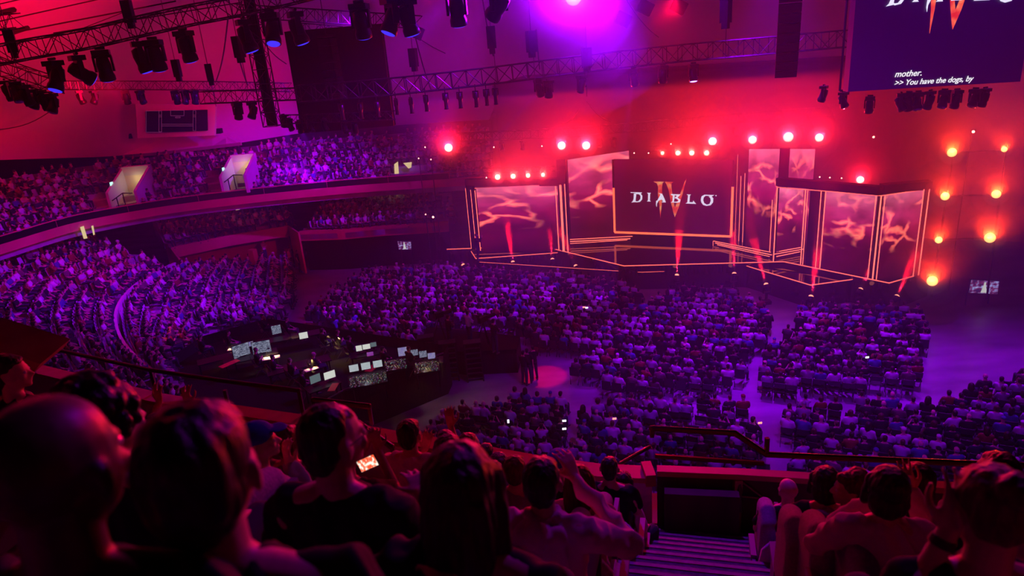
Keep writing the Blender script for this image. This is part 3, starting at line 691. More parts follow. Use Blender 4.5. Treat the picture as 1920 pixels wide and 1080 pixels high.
# chain hoists and stacked boxes in the rigging
def hoist():
    o = empty('chain_hoist', (0, 0, -60)); mb = MB(); mb.box((0, 0, 0), (.34, .3, .8)); mb.obj('motor_body', M['fixture'], o)
    mb = MB(); mb.tube((0, 0, .4), (0, 0, 6.5), .018, n=5); mb.tube((.06, 0, -.4), (.06, 0, -1.6), .016, n=5); mb.obj('chain', M['metal'], o)
    mb = MB(); mb.box((0, 0, -.5), (.22, .22, .2)); mb.obj('hook', M['fixture'], o); return o
HO = hoist()
for k, (px, py, d, lb) in enumerate([(921, 70, 26, 'black chain hoist between the two violet-lit ceiling cables'), (996, 78, 27, 'black chain hoist just left of the violet lamp\'s glow'), (1361, 20, 24, 'large chain hoist cut by the top edge left of the curved speaker array'), (447, 88, 27, 'chain hoist hanging right of the curved truss above the scoreboard'), (331, 128, 33, 'small chain hoist on the thin truss above the scoreboard'), (392, 136, 33, 'small tilted chain hoist right above the scoreboard\'s right corner'), (1100, 108, 29, 'chain hoist on the long truss below the violet lamp'), (775, 108, 31, 'chain hoist on the long truss right of the dark screen'), (240, 22, 26, 'chain hoist standing on the curved truss'), (20, 78, 26, 'chain hoist at the left end of the curved truss')]):
    dup(HO, loc=P(px, py, d), rot=(0, 0, k * .4), label=lb, group=None)

def array_(px, py, d, n, bend, label, sw=1.05):
    top = P(px, py, d); o = empty('speaker_array', top, rz=-.35, label=label, cat='speaker'); p = Vector((0, 0, 0)); a = 0
    for k in range(n):
        a = bend * k * k / n; R = Matrix.Rotation(a, 3, 'X'); mb = MB(); mb.box(p + R @ Vector((0, 0, -.17)), (sw, .55, .31), R); mb.box(p + R @ Vector((0, -.29, -.17)), (sw * .86, .03, .2), R); mb.obj('speaker_cabinet', M['fixture'], o)
        p = p + R @ Vector((0, 0, -.34))
    mb = MB(); mb.box((0, 0, .1), (sw * .8, .7, .1)); mb.tube((0, 0, .1), (0, 0, 4), .02, n=5); mb.obj('flying_frame', M['fixture'], o)
array_(1486, -70, 25, 12, .055, 'curved black line array of speakers left of the captioned screen', .8)
array_(612, 72, 31, 8, .03, 'black line array of speakers in front of the dark hanging screen', .7)

# loose cables
for k, (a, b, lb) in enumerate([((428, 30, 26), (405, 152, 36), 'thin rope dropping from the curved truss to the thin truss'), ((447, 105, 27), (464, 157, 36), 'slanting cable from the hoist to the thin truss'), ((775, 55, 33), (808, 168, 30), 'thin lit cable in front of the dark screen'), ((905, 0, 30), (925, 105, 30), 'thin vertical cable left of the upper hoists'), ((1005, 55, 30), (1012, 130, 30), 'thin vertical cable near the violet glow'),
                               ((735, 30, 45), (835, 100, 50), 'dark slanting cable under the purple ceiling'), ((1175, 0, 45), (1235, 70, 48), 'dark slanting cable right of the violet lamp'), ((0, 243, 40), (98, 206, 44), 'long dark cable crossing the red ceiling at the left edge'), ((1085, 205, 44), (1052, 232, 44), 'red-lit suspension wire left of the stage pick point'), ((1100, 190, 44), (1145, 228, 44), 'red-lit suspension wire right of the stage pick point'), ((480, 60, 40), (537, 120, 40), 'slack cable between tower and dark screen')]):
    mb = MB(); A, B = P(*a), P(*b); prev = A
    for i in range(1, 9):
        t = i / 8; q = A.lerp(B, t) - Vector((0, 0, math.sin(PI * t) * .25)); mb.tube(prev, q, .03, n=5, cap=False); prev = q
    tag(mb.obj('cable', M['truss']), lb, 'cable')
# small dark boxes fixed to the ceiling
for px, py, lb in [(1210, 14, 'dark square box on the ceiling'), (1273, 12, 'second dark square box on the ceiling, right of the first'), (1168, 36, 'faint dark square ceiling box nearest the violet lamp'), (780, 60, 'small dark box on the slanting ceiling cable'), (240, 255, 'small dark fixture at the scoreboard\'s lower left'), (406, 246, 'small dark fixture at the scoreboard\'s lower right')]:
    mb = MB(); y = 46 if py < 100 else 52.6; mb.box(AY(px, py, y), (.75, .5, .35) if py > 100 else (.9, .4, .75), Matrix.Rotation(.5, 3, 'Y') if py < 100 else None); tag(mb.obj('ceiling_speaker', M['black']), lb, 'speaker')

# hanging screens
def hscreen(bl, br, d, h, label, face):
    b0, b1 = P(*bl, d), P(*br, d); o = empty('hanging_screen', b0, label=label, cat='screen'); q = [b0, b1, up(b1, b1.z + h), up(b0, b0.z + h)]
    local(slab([q[3], q[2], q[1], q[0]], .35, 0).obj('screen_panel', face, o), o)
    mb = MB(); n = Vector((0, 1, 0))
    for t in (0, 1 / 3, 2 / 3, 1): a = b0.lerp(b1, t) + n * .55; mb.tube(a, up(a, a.z + h), .04, n=6)
    for t in (0, .5, 1): mb.tube(b0 + n * .55 + Vector((0, 0, h * t)), b1 + n * .55 + Vector((0, 0, h * t)), .04, n=6)
    local(mb.obj('back_frame', M['truss'], o), o); return o, q
M['capface'] = mat('caption_screen_face', (.02, .01, .03), .5, emit=(.010, .0, .034), es=1)
hscreen((566, 250), (738, 236), 34, 4.75, 'large switched-off dark screen hanging beside the vertical tower', M['black'])
cs, CQ = hscreen((1590, 172), (1913, 153), 22, 6.1, 'big hanging screen in the top right corner with white captions', M['capface'])
letterset(cs, CQ, (58, -196, 1500, 1158), glow('letter_white_big', (.78, .76, 1.0), 1.1), M['red_letter'], .03)
def caption(txt, px, py, size, root, q, m, name='caption_text'):
    cu = bpy.data.curves.new('t', 'FONT'); cu.body = txt; cu.size = size; cu.extrude = .004; cu.shear = .28; cu.offset = .003
    t = bpy.data.objects.new('t', cu); COL.objects.link(t); bpy.context.view_layer.update()
    me = bpy.data.meshes.new_from_object(t.evaluated_get(bpy.context.evaluated_depsgraph_get())); bpy.data.objects.remove(t)
    ux = (q[1] - q[0]).normalized(); uy = Vector((0, 0, 1)); n = ux.cross(uy); r = ray(px, py); s_ = (q[0] - CAMV).dot(n) / r.dot(n); base = CAMV + r * s_ + n * .03
    Mx = Matrix((ux, uy, n)).transposed().to_4x4(); Mx.translation = base; me.transform(Mx)
    # squeeze the sans letters to the narrow caption face
    local(link(name, me, [m], root), root)
M['capwhite'] = glow('caption_white', (.95, .93, 1.0), 1.0)
caption('mother.', 1676, 144.5, .27, cs, CQ, M['capwhite'])
caption('>> You have the dogs, by', 1675, 160.5, .243, cs, CQ, M['capwhite'])

# ================================================================ BRIGHT STAGE LAMPS
REDS = (1.0, .018, .016)
HALO = []; HALO2 = []
def stage_lamp(px, py, d, lensr, lens, label, group, energy, col, rad=.12, z_aim=None):
    lensr *= .84
    p = P(px, py, d); o = empty('stage_lamp', p, label=label, cat='stage lamp', group=group)
    to = (CAMV - p).normalized(); q = to.to_track_quat('Z', 'Y').to_matrix()
    mb = MB(); lathe_mb(mb, [(lensr * .7, -lensr * 1.8), (lensr * 1.1, -lensr * 1.2), (lensr * 1.2, 0), (lensr * 1.05, 0.0), (lensr * 1.0, -.03)], (0, 0, 0), q); mb.obj('housing', M['fixture'], o, smooth=True)
    mb = MB(); mb.ball(q @ Vector((0, 0, -.01)), (lensr, lensr, .03), q, 16, 6); mb.obj('lens', M[lens], o)
    mb = MB(); s = q @ Vector((1, 0, 0)); c = q @ Vector((0, 0, -lensr)); mb.tube(c - s * lensr * 1.35, c + s * lensr * 1.35, .03, n=5); mb.tube(c - s * lensr * 1.35, c - s * lensr * 1.35 + Vector((0, 0, lensr * 2)), .03, n=5); mb.tube(c + s * lensr * 1.35, c + s * lensr * 1.35 + Vector((0, 0, lensr * 2)), .03, n=5); mb.obj('bracket', M['fixture'], o)
    if energy: spot('lamp_beam', p + to * .12, p + to * 10 + Vector((0, 0, 4.5 if lens == 'lens_orange' else 3.0 if lens == 'lens_violet' else 2.5)), energy, col, 62 if lens == 'lens_orange' else 120 if lens == 'lens_violet' else CONE, 1.0, rad); (HALO2 if lens == 'lens_violet' else HALO).append((p + to * .1, lensr / .84))
    return o
BIGL = [(841, 277, 44), (1053, 273, 44), (1099, 273, 44), (1336, 265, 44), (1411, 262, 44), (1478, 257, 44), (1536, 258, 44)]
for i, (x, y, d) in enumerate(BIGL):
    stage_lamp(x, y, d, .30 if i != 5 else .36, 'lens_hot', 'large dazzling red-white lamp above the stage, %s from the left' % ORD[i], 'large lamps above the stage', LB * (1.5 if i in (2, 5) else 1), REDL)
stage_lamp(1613, 337, 40, .24, 'lens_hot', 'bright red-white lamp standing on the header of the right portal', None, LB * .6, REDL)
for i, x in enumerate((933, 962, 990, 1018)):
    stage_lamp(x, 332 - i * 1.4, 43.6, .2 - .02 * i, 'lens_small', 'small bright lamp in the row of four over the left portal, %s from left' % ORD[i], 'four lamps over the left portal', LS, REDS)
for i, x in enumerate((1242, 1271, 1297, 1325)):
    stage_lamp(x, 287, 43.6, .13 if i == 0 else .18, 'lens_small', 'small bright lamp in the row of four over the main screen, %s from left' % ORD[i], 'four lamps over the main screen', LS * (.5 if i == 0 else 1), REDS)
for i, (x, y, r_, e) in enumerate([(1785, 286, .26, 1.0), (1883, 280, .16, .6), (1772, 368, .24, .9), (1868, 364, .25, .9), (1760, 450, .2, .65), (1856, 446, .30, 1.35), (1748, 527, .30, 1.2)]):
    stage_lamp(x, y, 35, r_, 'lens_orange', 'orange lamp in the grid right of the stage, %s' % ('top left', 'top right', 'second of the left column', 'second of the right column', 'third of the left column', 'lowest of the right column', 'lowest of the left column')[i], 'orange lamps right of the stage', LO * e, ORAL)
# frame that carries the orange lamps
lf = empty('scaffold', P(1748, 560, 35.4), label='black scaffold frame carrying the grid of orange lamps', cat='scaffold')
for a, b in (((1790, 270), (1745, 560)), ((1888, 265), (1850, 560)), ((1785, 286), (1883, 280)), ((1772, 368), (1868, 364)), ((1760, 450), (1856, 446))):
    mb = MB(); mb.tube(P(*a, 35.6), P(*b, 35.6), .05, n=6); local(mb.obj('scaffold_tube', M['truss'], lf), lf)
stage_lamp(1075, -6, 24, .34, 'lens_violet', 'dazzling violet lamp at the top edge of the hall', None, LV, (.36, .001, 1.0), .15)
for i, (x, y, d, e) in enumerate([(1638, 257, 44, 1), (1825, 247, 36, 1), (1258, 270, 44, .4), (1556, 333, 41, .3), (1537, 332, 41, .3), (1578, 334, 41, .3), (797, 276, 44, .3), (926, 276, 44, .3), (1016, 274, 44, .3), (1189, 287, 44, .3), (1216, 287, 44, .3), (812, 407, 46, 1), (798, 402, 46, .4), (785, 297, 46, .2), (808, 299, 46, .2), (912, 333, 43, .4)]):
    stage_lamp(x, y, d, .085 if e > .5 else .05, 'lens_spark', 'tiny pinkish lamp point in the dark around the stage, %s listed from centre' % ORD[i] if False else 'tiny pinkish lamp %s' % ('high right of the large lamps', 'near the top of the orange grid', 'above the row over the main screen', 'third spark on the right header', 'second spark on the right header', 'spark beside the bright header lamp', 'far left under the stage truss', 'above the left portal row', 'just left of the paired large lamps', 'left above the main screen', 'second above the main screen', 'cone-shaped, left of the left portal', 'beside the cone-shaped lamp left of stage', 'upper pair left of the stage, left one', 'upper pair left of the stage, right one', 'at the left end of the portal row')[i], 'tiny lamps around the stage', 0, REDL)
for x, y, d, lb in [(812, 407, 46, 'thin black lamp pole left of the left portal'), (798, 402, 46, 'thin black lamp pole, left one of the pair beside the stage'), (785, 297, 46, 'tall thin lamp pole left of the stage, left one'), (808, 299, 46, 'tall thin lamp pole left of the stage, right one'), (1825, 247, 36, 'tall thin lamp pole behind the orange lamps')]:
    a = P(x, y, d) + Vector((0, .12, 0)); mb = MB(); mb.tube(up(a, 0), a, .03, n=6); tag(mb.obj('lamp_pole', M['truss']), lb, 'pole')

BEAMS = []
# floor lights in front of the stage, with their beams in the haze
for i, (x, y, tx, ty, e) in enumerate([(943, 484, 900, 430, .5), (870, 497, 812, 395, 1), (962, 492, 950, 410, .8), (1036, 487, 1030, 430, .6), (1081, 499, 1055, 440, .6), (1269, 517, 1275, 400, .9), (1377, 514, 1375, 450, .7), (1438, 534, 1420, 470, .7), (1520, 557, 1532, 480, .8), (1612, 543, 1640, 480, .7), (1680, 556, 1710, 490, .7), (822, 464, 770, 400, .8)]):
    b = G(x, y, 1.15); o = empty('floor_light', up(b, 0), label='small red uplight on the floor before the stage, %s from the left' % ORD[i], cat='floor light', group='uplights before the stage')
    mb = MB(); mb.box((0, 0, .1), (.5, .4, .2)); mb.box((0, 0, .42), (.12, .12, .5)); mb.box((0, 0, .68), (.44, .12, .06)); mb.box((-.2, 0, .85), (.05, .1, .36)); mb.box((.2, 0, .85), (.05, .1, .36)); mb.obj('base', M['fixture'], o)
    d_ = (AY(tx, ty, b.y + 1.0) - b).normalized(); q = d_.to_track_quat('Z', 'Y').to_matrix()
    mb = MB(); lathe_mb(mb, [(.08, -.2), (.14, -.1), (.15, .14), (.13, .15)], (0, 0, 1.02), q); mb.obj('lamp_head', M['fixture'], o, smooth=True)
    mb = MB(); mb.ball(Vector((0, 0, 1.02)) + q @ Vector((0, 0, .15)), (.13, .13, .10), q, 12, 6); mb.obj('lens', M['lens_floor'], o)
    p = up(b, 1.02) + d_ * .3; BEAMS.append((p, d_)); sp_ = spot('uplight_beam', p, p + d_, LF * e, REDL, 14, .5, .05)
# violet beams from the small spots under the scoreboard end and in mid hall
for (x, y, d), (tx, ty, tY) in [((538, 243, 34), (545, 310, 47)), ((563, 238, 34), (590, 320, 47)), ((586, 240, 34), (640, 320, 48)), ((611, 238, 34), (690, 330, 48)), ((1186, 158, 31), (1160, 330, 34)), ((1006, 176, 31), (930, 260, 33))]:
    p = P(x, y, d); spot('violet_beam', p, AY(tx, ty, tY), LVB, VIO, 9, .4, .04)
# ================================================================ HAZE
hz = bpy.data.materials.new('haze'); hz.use_nodes = True; hz.node_tree.nodes.clear()
vs_ = N(hz, 'ShaderNodeVolumeScatter'); vs_.name = 'Volume Scatter'; vs_.inputs['Density'].default_value = HAZE; vs_.inputs['Anisotropy'].default_value = .1; vs_.inputs['Color'].default_value = (1, 1, 1, 1)
ho = N(hz, 'ShaderNodeOutputMaterial'); L(hz, vs_.outputs[0], ho.inputs['Volume'])
mb = MB(); mb.box((2, 38, 9.2), (70, 56, 18.2)); tag(mb.obj('haze', hz), 'thin theatrical haze filling the hall around the stage', 'haze', kind='stuff')

hs = hz.copy(); hs.name = 'stage_haze'; hs.node_tree.nodes['Volume Scatter'].inputs['Density'].default_value = HAZE_S
mb = MB(); mb.prism([(p.x, p.y) for p in (UVP(-16, -8.7), UVP(31, -8.7), UVP(31, 10.5), UVP(-16, 10.5))], .05, 12.4); tag(mb.obj('stage_haze', hs, fix=True), 'denser smoke hanging around the stage and its lamps', 'haze', kind='stuff')

for nm, k, dn in (('inner', 2.4, .55), ('middle', 4.4, .13), ('outer', 8.0, .035)):  # nested haze balls added around each lamp to produce its halo
    hp = hz.copy(); hp.name = 'added_glow_haze_' + nm; hp.node_tree.nodes['Volume Scatter'].inputs['Density'].default_value = dn
    mb = MB()
    for p_, r_ in HALO: mb.ball(p_, min(3.2, max(.35, r_ * k * (1.6 if abs(r_ - .34) < .001 else 1))), n=20, m=12)
    tag(mb.obj('added_glow_haze', hp), {'inner': 'dense haze added close around the dazzling lamps for their glow', 'middle': 'thinner haze added around the dazzling lamps for their glow', 'outer': 'widest thinnest haze added around the dazzling lamps for their glow'}[nm], 'added haze', kind='stuff')

for k, (r_, dn) in enumerate(((.6, .7), (1.1, .3), (1.7, .13), (2.4, .07), (3.2, .04), (4.2, .02))):  # added shells of haze that spread the violet lamp's glow softly outwards
    hp = hz.copy(); hp.name = 'added_violet_haze_%d' % k; hp.node_tree.nodes['Volume Scatter'].inputs['Density'].default_value = dn
    mb = MB(); mb.ball(HALO2[0][0], r_, n=24, m=14); tag(mb.obj('added_glow_haze', hp), ('innermost', 'second', 'third', 'fourth', 'fifth', 'widest')[k] + ' shell of haze added round the dazzling violet lamp for its glow', 'added haze', kind='stuff')

hb = hz.copy(); hb.name = 'added_beam_haze'; hb.node_tree.nodes['Volume Scatter'].inputs['Density'].default_value = .16  # dense haze cones added inside the uplight beams so that they show
mb = MB()
for p_, q_ in BEAMS: mb.tube(p_ - q_ * .05, p_ + q_ * 2.6, .08, .40, 14)
tag(mb.obj('added_glow_haze', hb, fix=True), 'haze cones added to make the uplight beams before the stage visible', 'added haze', kind='stuff')

# ================================================================ PEOPLE
def remesh(mb, voxel, smooth=2, fac=.6, target=None, name='m'):
    me = mb.mesh(name); o = bpy.data.objects.new('tmp', me); COL.objects.link(o)
    r = o.modifiers.new('r', 'REMESH'); r.mode = 'VOXEL'; r.voxel_size = voxel; r.adaptivity = 0
    if smooth: s = o.modifiers.new('s', 'SMOOTH'); s.iterations = smooth; s.factor = fac
    if target: d = o.modifiers.new('d', 'DECIMATE'); d.ratio = 1.0
    dg = bpy.context.evaluated_depsgraph_get(); ev = o.evaluated_get(dg); n = len(ev.data.polygons)
    if target and n * 2 > target:
        d.ratio = target / (n * 2.0); dg = bpy.context.evaluated_depsgraph_get(); dg.update(); ev = o.evaluated_get(dg)
    out = bpy.data.meshes.new_from_object(ev); out.name = name; bpy.data.objects.remove(o); bpy.data.meshes.remove(me)
    out.polygons.foreach_set('use_smooth', [True] * len(out.polygons)); return out
def displace(me, f):
    n = len(me.vertices); co = np.empty(n * 3, np.float32); no = np.empty(n * 3, np.float32)
    me.vertices.foreach_get('co', co); me.vertices.foreach_get('normal', no); co = co.reshape(-1, 3); no = no.reshape(-1, 3)
    for i in range(n): co[i] += no[i] * f(Vector(co[i]))
    me.vertices.foreach_set('co', co.ravel()); me.update()
def euler(yaw, pitch=0, roll=0): return Matrix.Rotation(yaw, 3, 'Z') @ Matrix.Rotation(pitch, 3, 'X') @ Matrix.Rotation(roll, 3, 'Y')

def hand(mb, w, d, up_, side, curl=.5, s=1.0, spread=.12):
    """palm with four unequal fingers and a side thumb; w wrist, d hand direction, up_ back-of-hand normal, side +1/-1 = where the thumb leaves"""
    d = d.normalized(); n = (up_ - d * up_.dot(d)).normalized(); t = d.cross(n).normalized() * side
    for k in (-1.5, -.5, .5, 1.5): mb.cone(w + d * .01 + t * k * .012 * s, w + d * .082 * s + t * k * .0195 * s, .014 * s, .0115 * s, 8)
    ln = [.074, .082, .077, .060]
    for k in range(4):
        off = 1.5 - k; p = w + d * .085 * s + t * off * .021 * s; dd = (d + t * off * spread).normalized(); a = 0; r = .0088 * s; lens = [ln[k] * f * s for f in (.45, .32, .26)]
        for j, l_ in enumerate(lens):
            a += curl * (.5 if j == 0 else .8) * (1 + .08 * k); q = p + (dd * math.cos(a) - n * math.sin(a)) * l_; mb.cone(p, q, r, r * .9, 8); p = q; r *= .9
    p = w + d * .02 * s + t * .028 * s; q = p + (d * .7 + t * .75 - n * .25).normalized() * .045 * s; mb.cone(p, q, .0135 * s, .0115 * s, 8)
    e = q + (d * .95 + t * .2 - n * .35 * (1 + curl)).normalized() * .032 * s; mb.cone(q, e, .011 * s, .0095 * s, 8); mb.cone(e, e + (d - t * .15 - n * .4 * curl).normalized() * .024 * s, .0095 * s, .008 * s, 8)
def head_shape(mb, R, c, fat=1.0):
    def T(x, y, z): return c + R @ Vector((x, y, z))
    B = lambda p, r, RR=None: mb.ball(T(*p), r, R if RR is None else R @ RR, 16, 12)
    B((0, -.012, .030), (.076 * fat, .096, .088)); B((0, .02, -.02), (.066 * fat, .072, .085)); B((0, .045, -.062), (.046 * fat, .042, .038)); B((0, .072, -.088), (.022, .018, .018))
    B((0, .066, .022), (.056, .026, .014)); B((0, .088, -.058), (.024, .010, .011))
    mb.cone(T(0, .086, .012), T(0, .108, -.026), .009, .013, 8); B((.013, .096, -.030), (.009, .010, .008)); B((-.013, .096, -.030), (.009, .010, .008))
    for sx in (-1, 1):
        B((.041 * sx, .066, -.022), (.020, .020, .022)); B((.079 * fat * sx, -.008, -.008), (.009, .022, .033), Matrix.Rotation(.35 * sx, 3, 'Z')); B((.083 * fat * sx, -.016, .006), (.008, .014, .018), Matrix.Rotation(.5 * sx, 3, 'Z'))
    return T
def hair_shape(mb, kind, R, c, seed=0):
    rnd = random.Random(seed)
    def T(x, y, z): return c + R @ Vector((x, y, z))
    B = lambda p, r: mb.ball(T(*p), r, R, 18, 12)
    if kind in ('short', 'crop', 'side'):
        k = {'short': 1.0, 'crop': .93, 'side': 1.04}[kind]
        B((0, -.030, .052), (.083 * k, .094 * k, .083 * k)); B((0, -.052, .0), (.077 * k, .064 * k, .072 * k)); B((0, .012 if kind == 'crop' else .022, .076), (.066 * k, .055, .030 * k)); B((0, -.058, -.05), (.055, .038, .04))
        if kind == 'side': B((-.03, .03, .10), (.05, .06, .035)); B((.03, -.04, .11), (.05, .06, .03))
    elif kind == 'thin': B((0, -.05, -.01), (.079, .055, .055))
    elif kind == 'long':
        B((0, -.03, .05), (.088, .098, .086)); B((0, -.055, -.02), (.088, .062, .1))
        L_ = rnd.uniform(.28, .4); mb.chain([T(0, -.05, .02), T(.0, -.085, -.12)], [.088, .085], 16)
        for k in range(-4, 5): mb.chain([T(k * .018, -.05 + abs(k) * .012, .02), T(k * .021, -.075 + abs(k) * .012, -.12), T(k * .025, -.095 + abs(k) * .014, -L_ * rnd.uniform(.85, 1.1))], [.035, .032, .018], 8)
        for sx in (-1, 1): mb.chain([T(.07 * sx, .0, .05), T(.085 * sx, .0, -.06), T(.08 * sx, .0, -.2)], [.03, .028, .018], 8)
    elif kind == 'bob':
        B((0, -.03, .05), (.09, .1, .086)); B((0, -.045, -.04), (.09, .07, .09))
        for sx in (-1, 1): mb.chain([T(.068 * sx, .0, .05), T(.085 * sx, .01, -.07)], [.032, .026], 8)
    elif kind == 'afro':
        B((0, -.035, .055), (.125, .125, .115))
        for i in range(70):
            a, b = rnd.uniform(0, 2 * PI), rnd.uniform(-.5, 1.5); q = Vector((math.cos(a) * math.cos(b), math.sin(a) * math.cos(b), math.sin(b)))
            if q.y > .55 and q.z < .4: continue
            B((q.x * .125, -.035 + q.y * .125, .055 + q.z * .115), (.022,) * 3)
    elif kind == 'bun':
        B((0, -.03, .05), (.082, .094, .082)); B((0, -.05, .0), (.078, .062, .07)); B((0, -.115, .085), (.045, .045, .042))
        for i in range(14):
            a = i * 2.4; B((.035 * math.cos(a), -.115 + .035 * math.sin(a * 1.3), .085 + .03 * math.sin(a)), (.018,) * 3)
    elif kind == 'tail':
        B((0, -.03, .05), (.082, .094, .082)); B((0, -.05, .0), (.078, .062, .07)); mb.chain([T(0, -.11, .06), T(0, -.15, 0), T(0, -.13, -.12), T(0, -.115, -.22)], [.026, .034, .03, .012], 10)
    elif kind == 'cap':
        B((0, -.01, .062), (.086, .104, .076)); mb.ball(T(0, .115, .062), (.062, .06, .008), R @ Matrix.Rotation(-.2, 3, 'X'), 16, 8); B((0, -.015, .138), (.008, .008, .006))

def build_person(o, hip=(0, 0, 0), lean=0.0, look=(0, 0), turn=0.0, hair='short', arms='lap', voxel=.012, sleeve='short', legs='sit', seed=0, fat=1.0, targets=None, mats=None, height=1.0, collar=False, extra_hair=None, hvoxel=None):
    """returns dict of part meshes in local space; +y forward, hip point at the seat"""
    rnd = random.Random(seed); H = Vector(hip); V = Vector
    bt = Matrix.Rotation(turn, 3, 'Z') @ Matrix.Rotation(-lean, 3, 'X')
    def S(x, y, z): return H + V((0, 0, .1)) + bt @ V((x, y, z - .1))
    pel, wai, che, nb = S(0, 0, .10), S(0, -.01, .26), S(0, 0, .43), S(0, .0, .60)
    hc = S(0, .035, .755); R = bt @ euler(look[0], look[1], 0) if lean < .3 else Matrix.Rotation(turn, 3, 'Z') @ euler(look[0], look[1], 0)
    sh = {s: S(.172 * s * fat, -.01, .538) for s in (-1, 1)}
    def joint(arms, s):
        if isinstance(arms, dict): return [V(p) for p in arms[s]]
        if arms == 'lap': return [S(.245 * s, .06, .29), S(.12 * s, .30, .19), V((-.35 * s, .9, -.2))]
        if arms == 'cross': return [S(.24 * s, .08, .30), S(-.02 * s, .23, .33 + .03 * s), V((-1 * s, .2, 0))]
        if arms == 'phone': return [S(.21 * s, .22, .40), S(.05 * s, .36, .60), V((-.2 * s, .3, 1))]
        if arms == 'up': return [S(.27 * s, .18, .62), S(.13 * s, .22, .86), V((0, .1, 1))]
        if arms == 'chin': return [S(.2 * s, .2, .32), S(.04 * s, .16, .56), V((0, 0, 1))] if s > 0 else [S(.24 * s, .08, .3), S(.05, .25, .3), V((1, .2, 0))]
        if arms == 'down': return [S(.25 * s, -.01, .30), S(.24 * s, .06, .05), V((0, .15, -1))]
    J = {s: joint(arms, s) for s in (-1, 1)}
    if legs == 'sit':
        LG = {s: [S(.09 * s, .02, .09), H + bt @ V((.12 * s, .44, .10)), H + bt @ V((.12 * s, .47, -.33)), H + bt @ V((.13 * s, .60, -.385))] for s in (-1, 1)}
    else:
        LG = {s: [S(.09 * s, 0, .05), H + V((.11 * s, .02, -.40)), H + V((.12 * s, -.03, -.82)), H + V((.13 * s, .10, -.865))] for s in (-1, 1)}
    mb = MB()
    head_shape(mb, R, hc, 1.0 + (fat - 1) * .4); mb.cone(nb, hc + R @ V((0, -.02, -.05)), .058, .052, 14)
    mb.ball(che, (.155 * fat, .10, .17), bt, 16, 12); mb.ball(wai, (.135 * fat, .095, .14), bt, 16, 10); mb.ball(pel, (.16 * fat, .11, .12), bt, 16, 10)
    for s in (-1, 1):
        mb.cone(nb + bt @ V((.03 * s, 0, -.015)), sh[s], .052, .05, 12)
        mb.chain([sh[s], J[s][0], J[s][1]], [.05, .038, .026], 12)
        if voxel < .015:
            dd = J[s][2].normalized(); mb_up = V((0, 0, 1)) if abs(dd.z) < .8 else bt @ V((0, -1, 0)); hand(mb, J[s][1], dd, mb_up, -s if abs(dd.z) < .8 else s, curl=.45)
        else: mb.cone(J[s][1], J[s][1] + J[s][2].normalized() * .12, .032, .025, 8)
        mb.chain(LG[s][:3], [.075, .055, .038], 12); mb.cone(LG[s][2] + V((0, -.02, -.03)), LG[s][3], .038, .032, 10)
    tg = targets or {}
    body = remesh(mb, voxel, 2, .6, tg.get('body'), 'person_body')
    sb = MB(); g = .016
    sb.ball(che, (.155 * fat + g, .10 + g + .01, .17 + g), bt, 18, 12); sb.ball(wai, (.15 * fat + g, .10 + g + .01, .19), bt, 18, 10); sb.ball(che.lerp(wai, .5), (.152 * fat + g, .10 + g + .01, .2), bt, 18, 10); sb.ball(pel + V((0, 0, .02)), (.165 * fat + g, .11 + g, .10), bt, 18, 10)
    for s in (-1, 1):
        sb.cone(nb + bt @ V((.045 * s, 0, -.035)), sh[s], .055, .055 + g, 12)
        if sleeve == 'long': sb.chain([sh[s], J[s][0], J[s][0].lerp(J[s][1], .93)], [.05 + g, .042 + g, .030 + g * .6], 12)
        elif sleeve == 'roll': sb.chain([sh[s], J[s][0], J[s][0].lerp(J[s][1], .45)], [.05 + g, .045 + g, .036 + g], 12)
        else: sb.chain([sh[s], sh[s].lerp(J[s][0], .66)], [.05 + g, .050 + g], 12)
    sb.ball(S(0, -.02, .585), (.075, .06, .03), bt, 14, 8)
    if collar:
        for k in range(14):
            a = 2 * PI * k / 14; sb.ball(S(.068 * math.sin(a), -.0 + .058 * math.cos(a), .625 - .012 * math.cos(a)), .016, n=8, m=6)
    if collar == 'hood': sb.ball(S(0, -.095, .57), (.12, .055, .065), bt, 14, 10)
    shirt = remesh(sb, voxel, 12 if voxel < .015 else 4, .7, tg.get('shirt'), 'shirt')
    if voxel < .015: displace(shirt, lambda p: (.016 * (1 - abs(noise.noise(Vector((p.x * 9, p.y * 9, p.z * 4 + p.x * 8)) + Vector((seed, 0, 0)))) * 3) if True else 0) + .004 * noise.noise(p * 22) - .002)
    tb = MB(); tb.ball(pel - V((0, 0, .02)), (.165 * fat + .008, .115, .105), bt, 16, 10)
    for s in (-1, 1): tb.chain([LG[s][0], LG[s][1], LG[s][2] + V((0, 0, .03))], [.09, .072, .058], 12)
    trousers = remesh(tb, max(voxel, .014), 2, .5, tg.get('trousers'), 'trousers')
    if legs != 'sit' or True:
        fb = MB()
        for s in (-1, 1): fb.cone(LG[s][2] + V((0, -.02, -.04)), LG[s][3] + V((0, .02, 0)), .045, .04, 10)
        shoes = remesh(fb, .014 if voxel < .015 else .022, 1, .5, tg.get('shoes', None), 'shoes')
    parts = {'body': body, 'shirt': shirt, 'trousers': trousers, 'shoes': shoes}
    if hair and hair != 'none':
        hb = MB(); hair_shape(hb, hair, R, hc, seed)
        hm = remesh(hb, hvoxel or (.006 if voxel < .015 else .016), 8 if voxel < .015 else 1, .5, tg.get('hair'), 'cap' if hair == 'cap' else 'hair')
        if voxel < .015 and hair != 'cap': displace(hm, lambda p: .006 * noise.noise(Vector((p.x * 45, p.y * 45, p.z * 9)) + Vector((seed * 3, 0, 0))) + .004 * noise.noise(p * 22))
        parts['cap' if hair == 'cap' else 'hair'] = hm
    parts['_eyes'] = [hc + R @ V((.031 * s, .078, .004)) for s in (-1, 1)]; parts['_R'] = R; parts['_hc'] = hc; parts['_S'] = S
    return parts
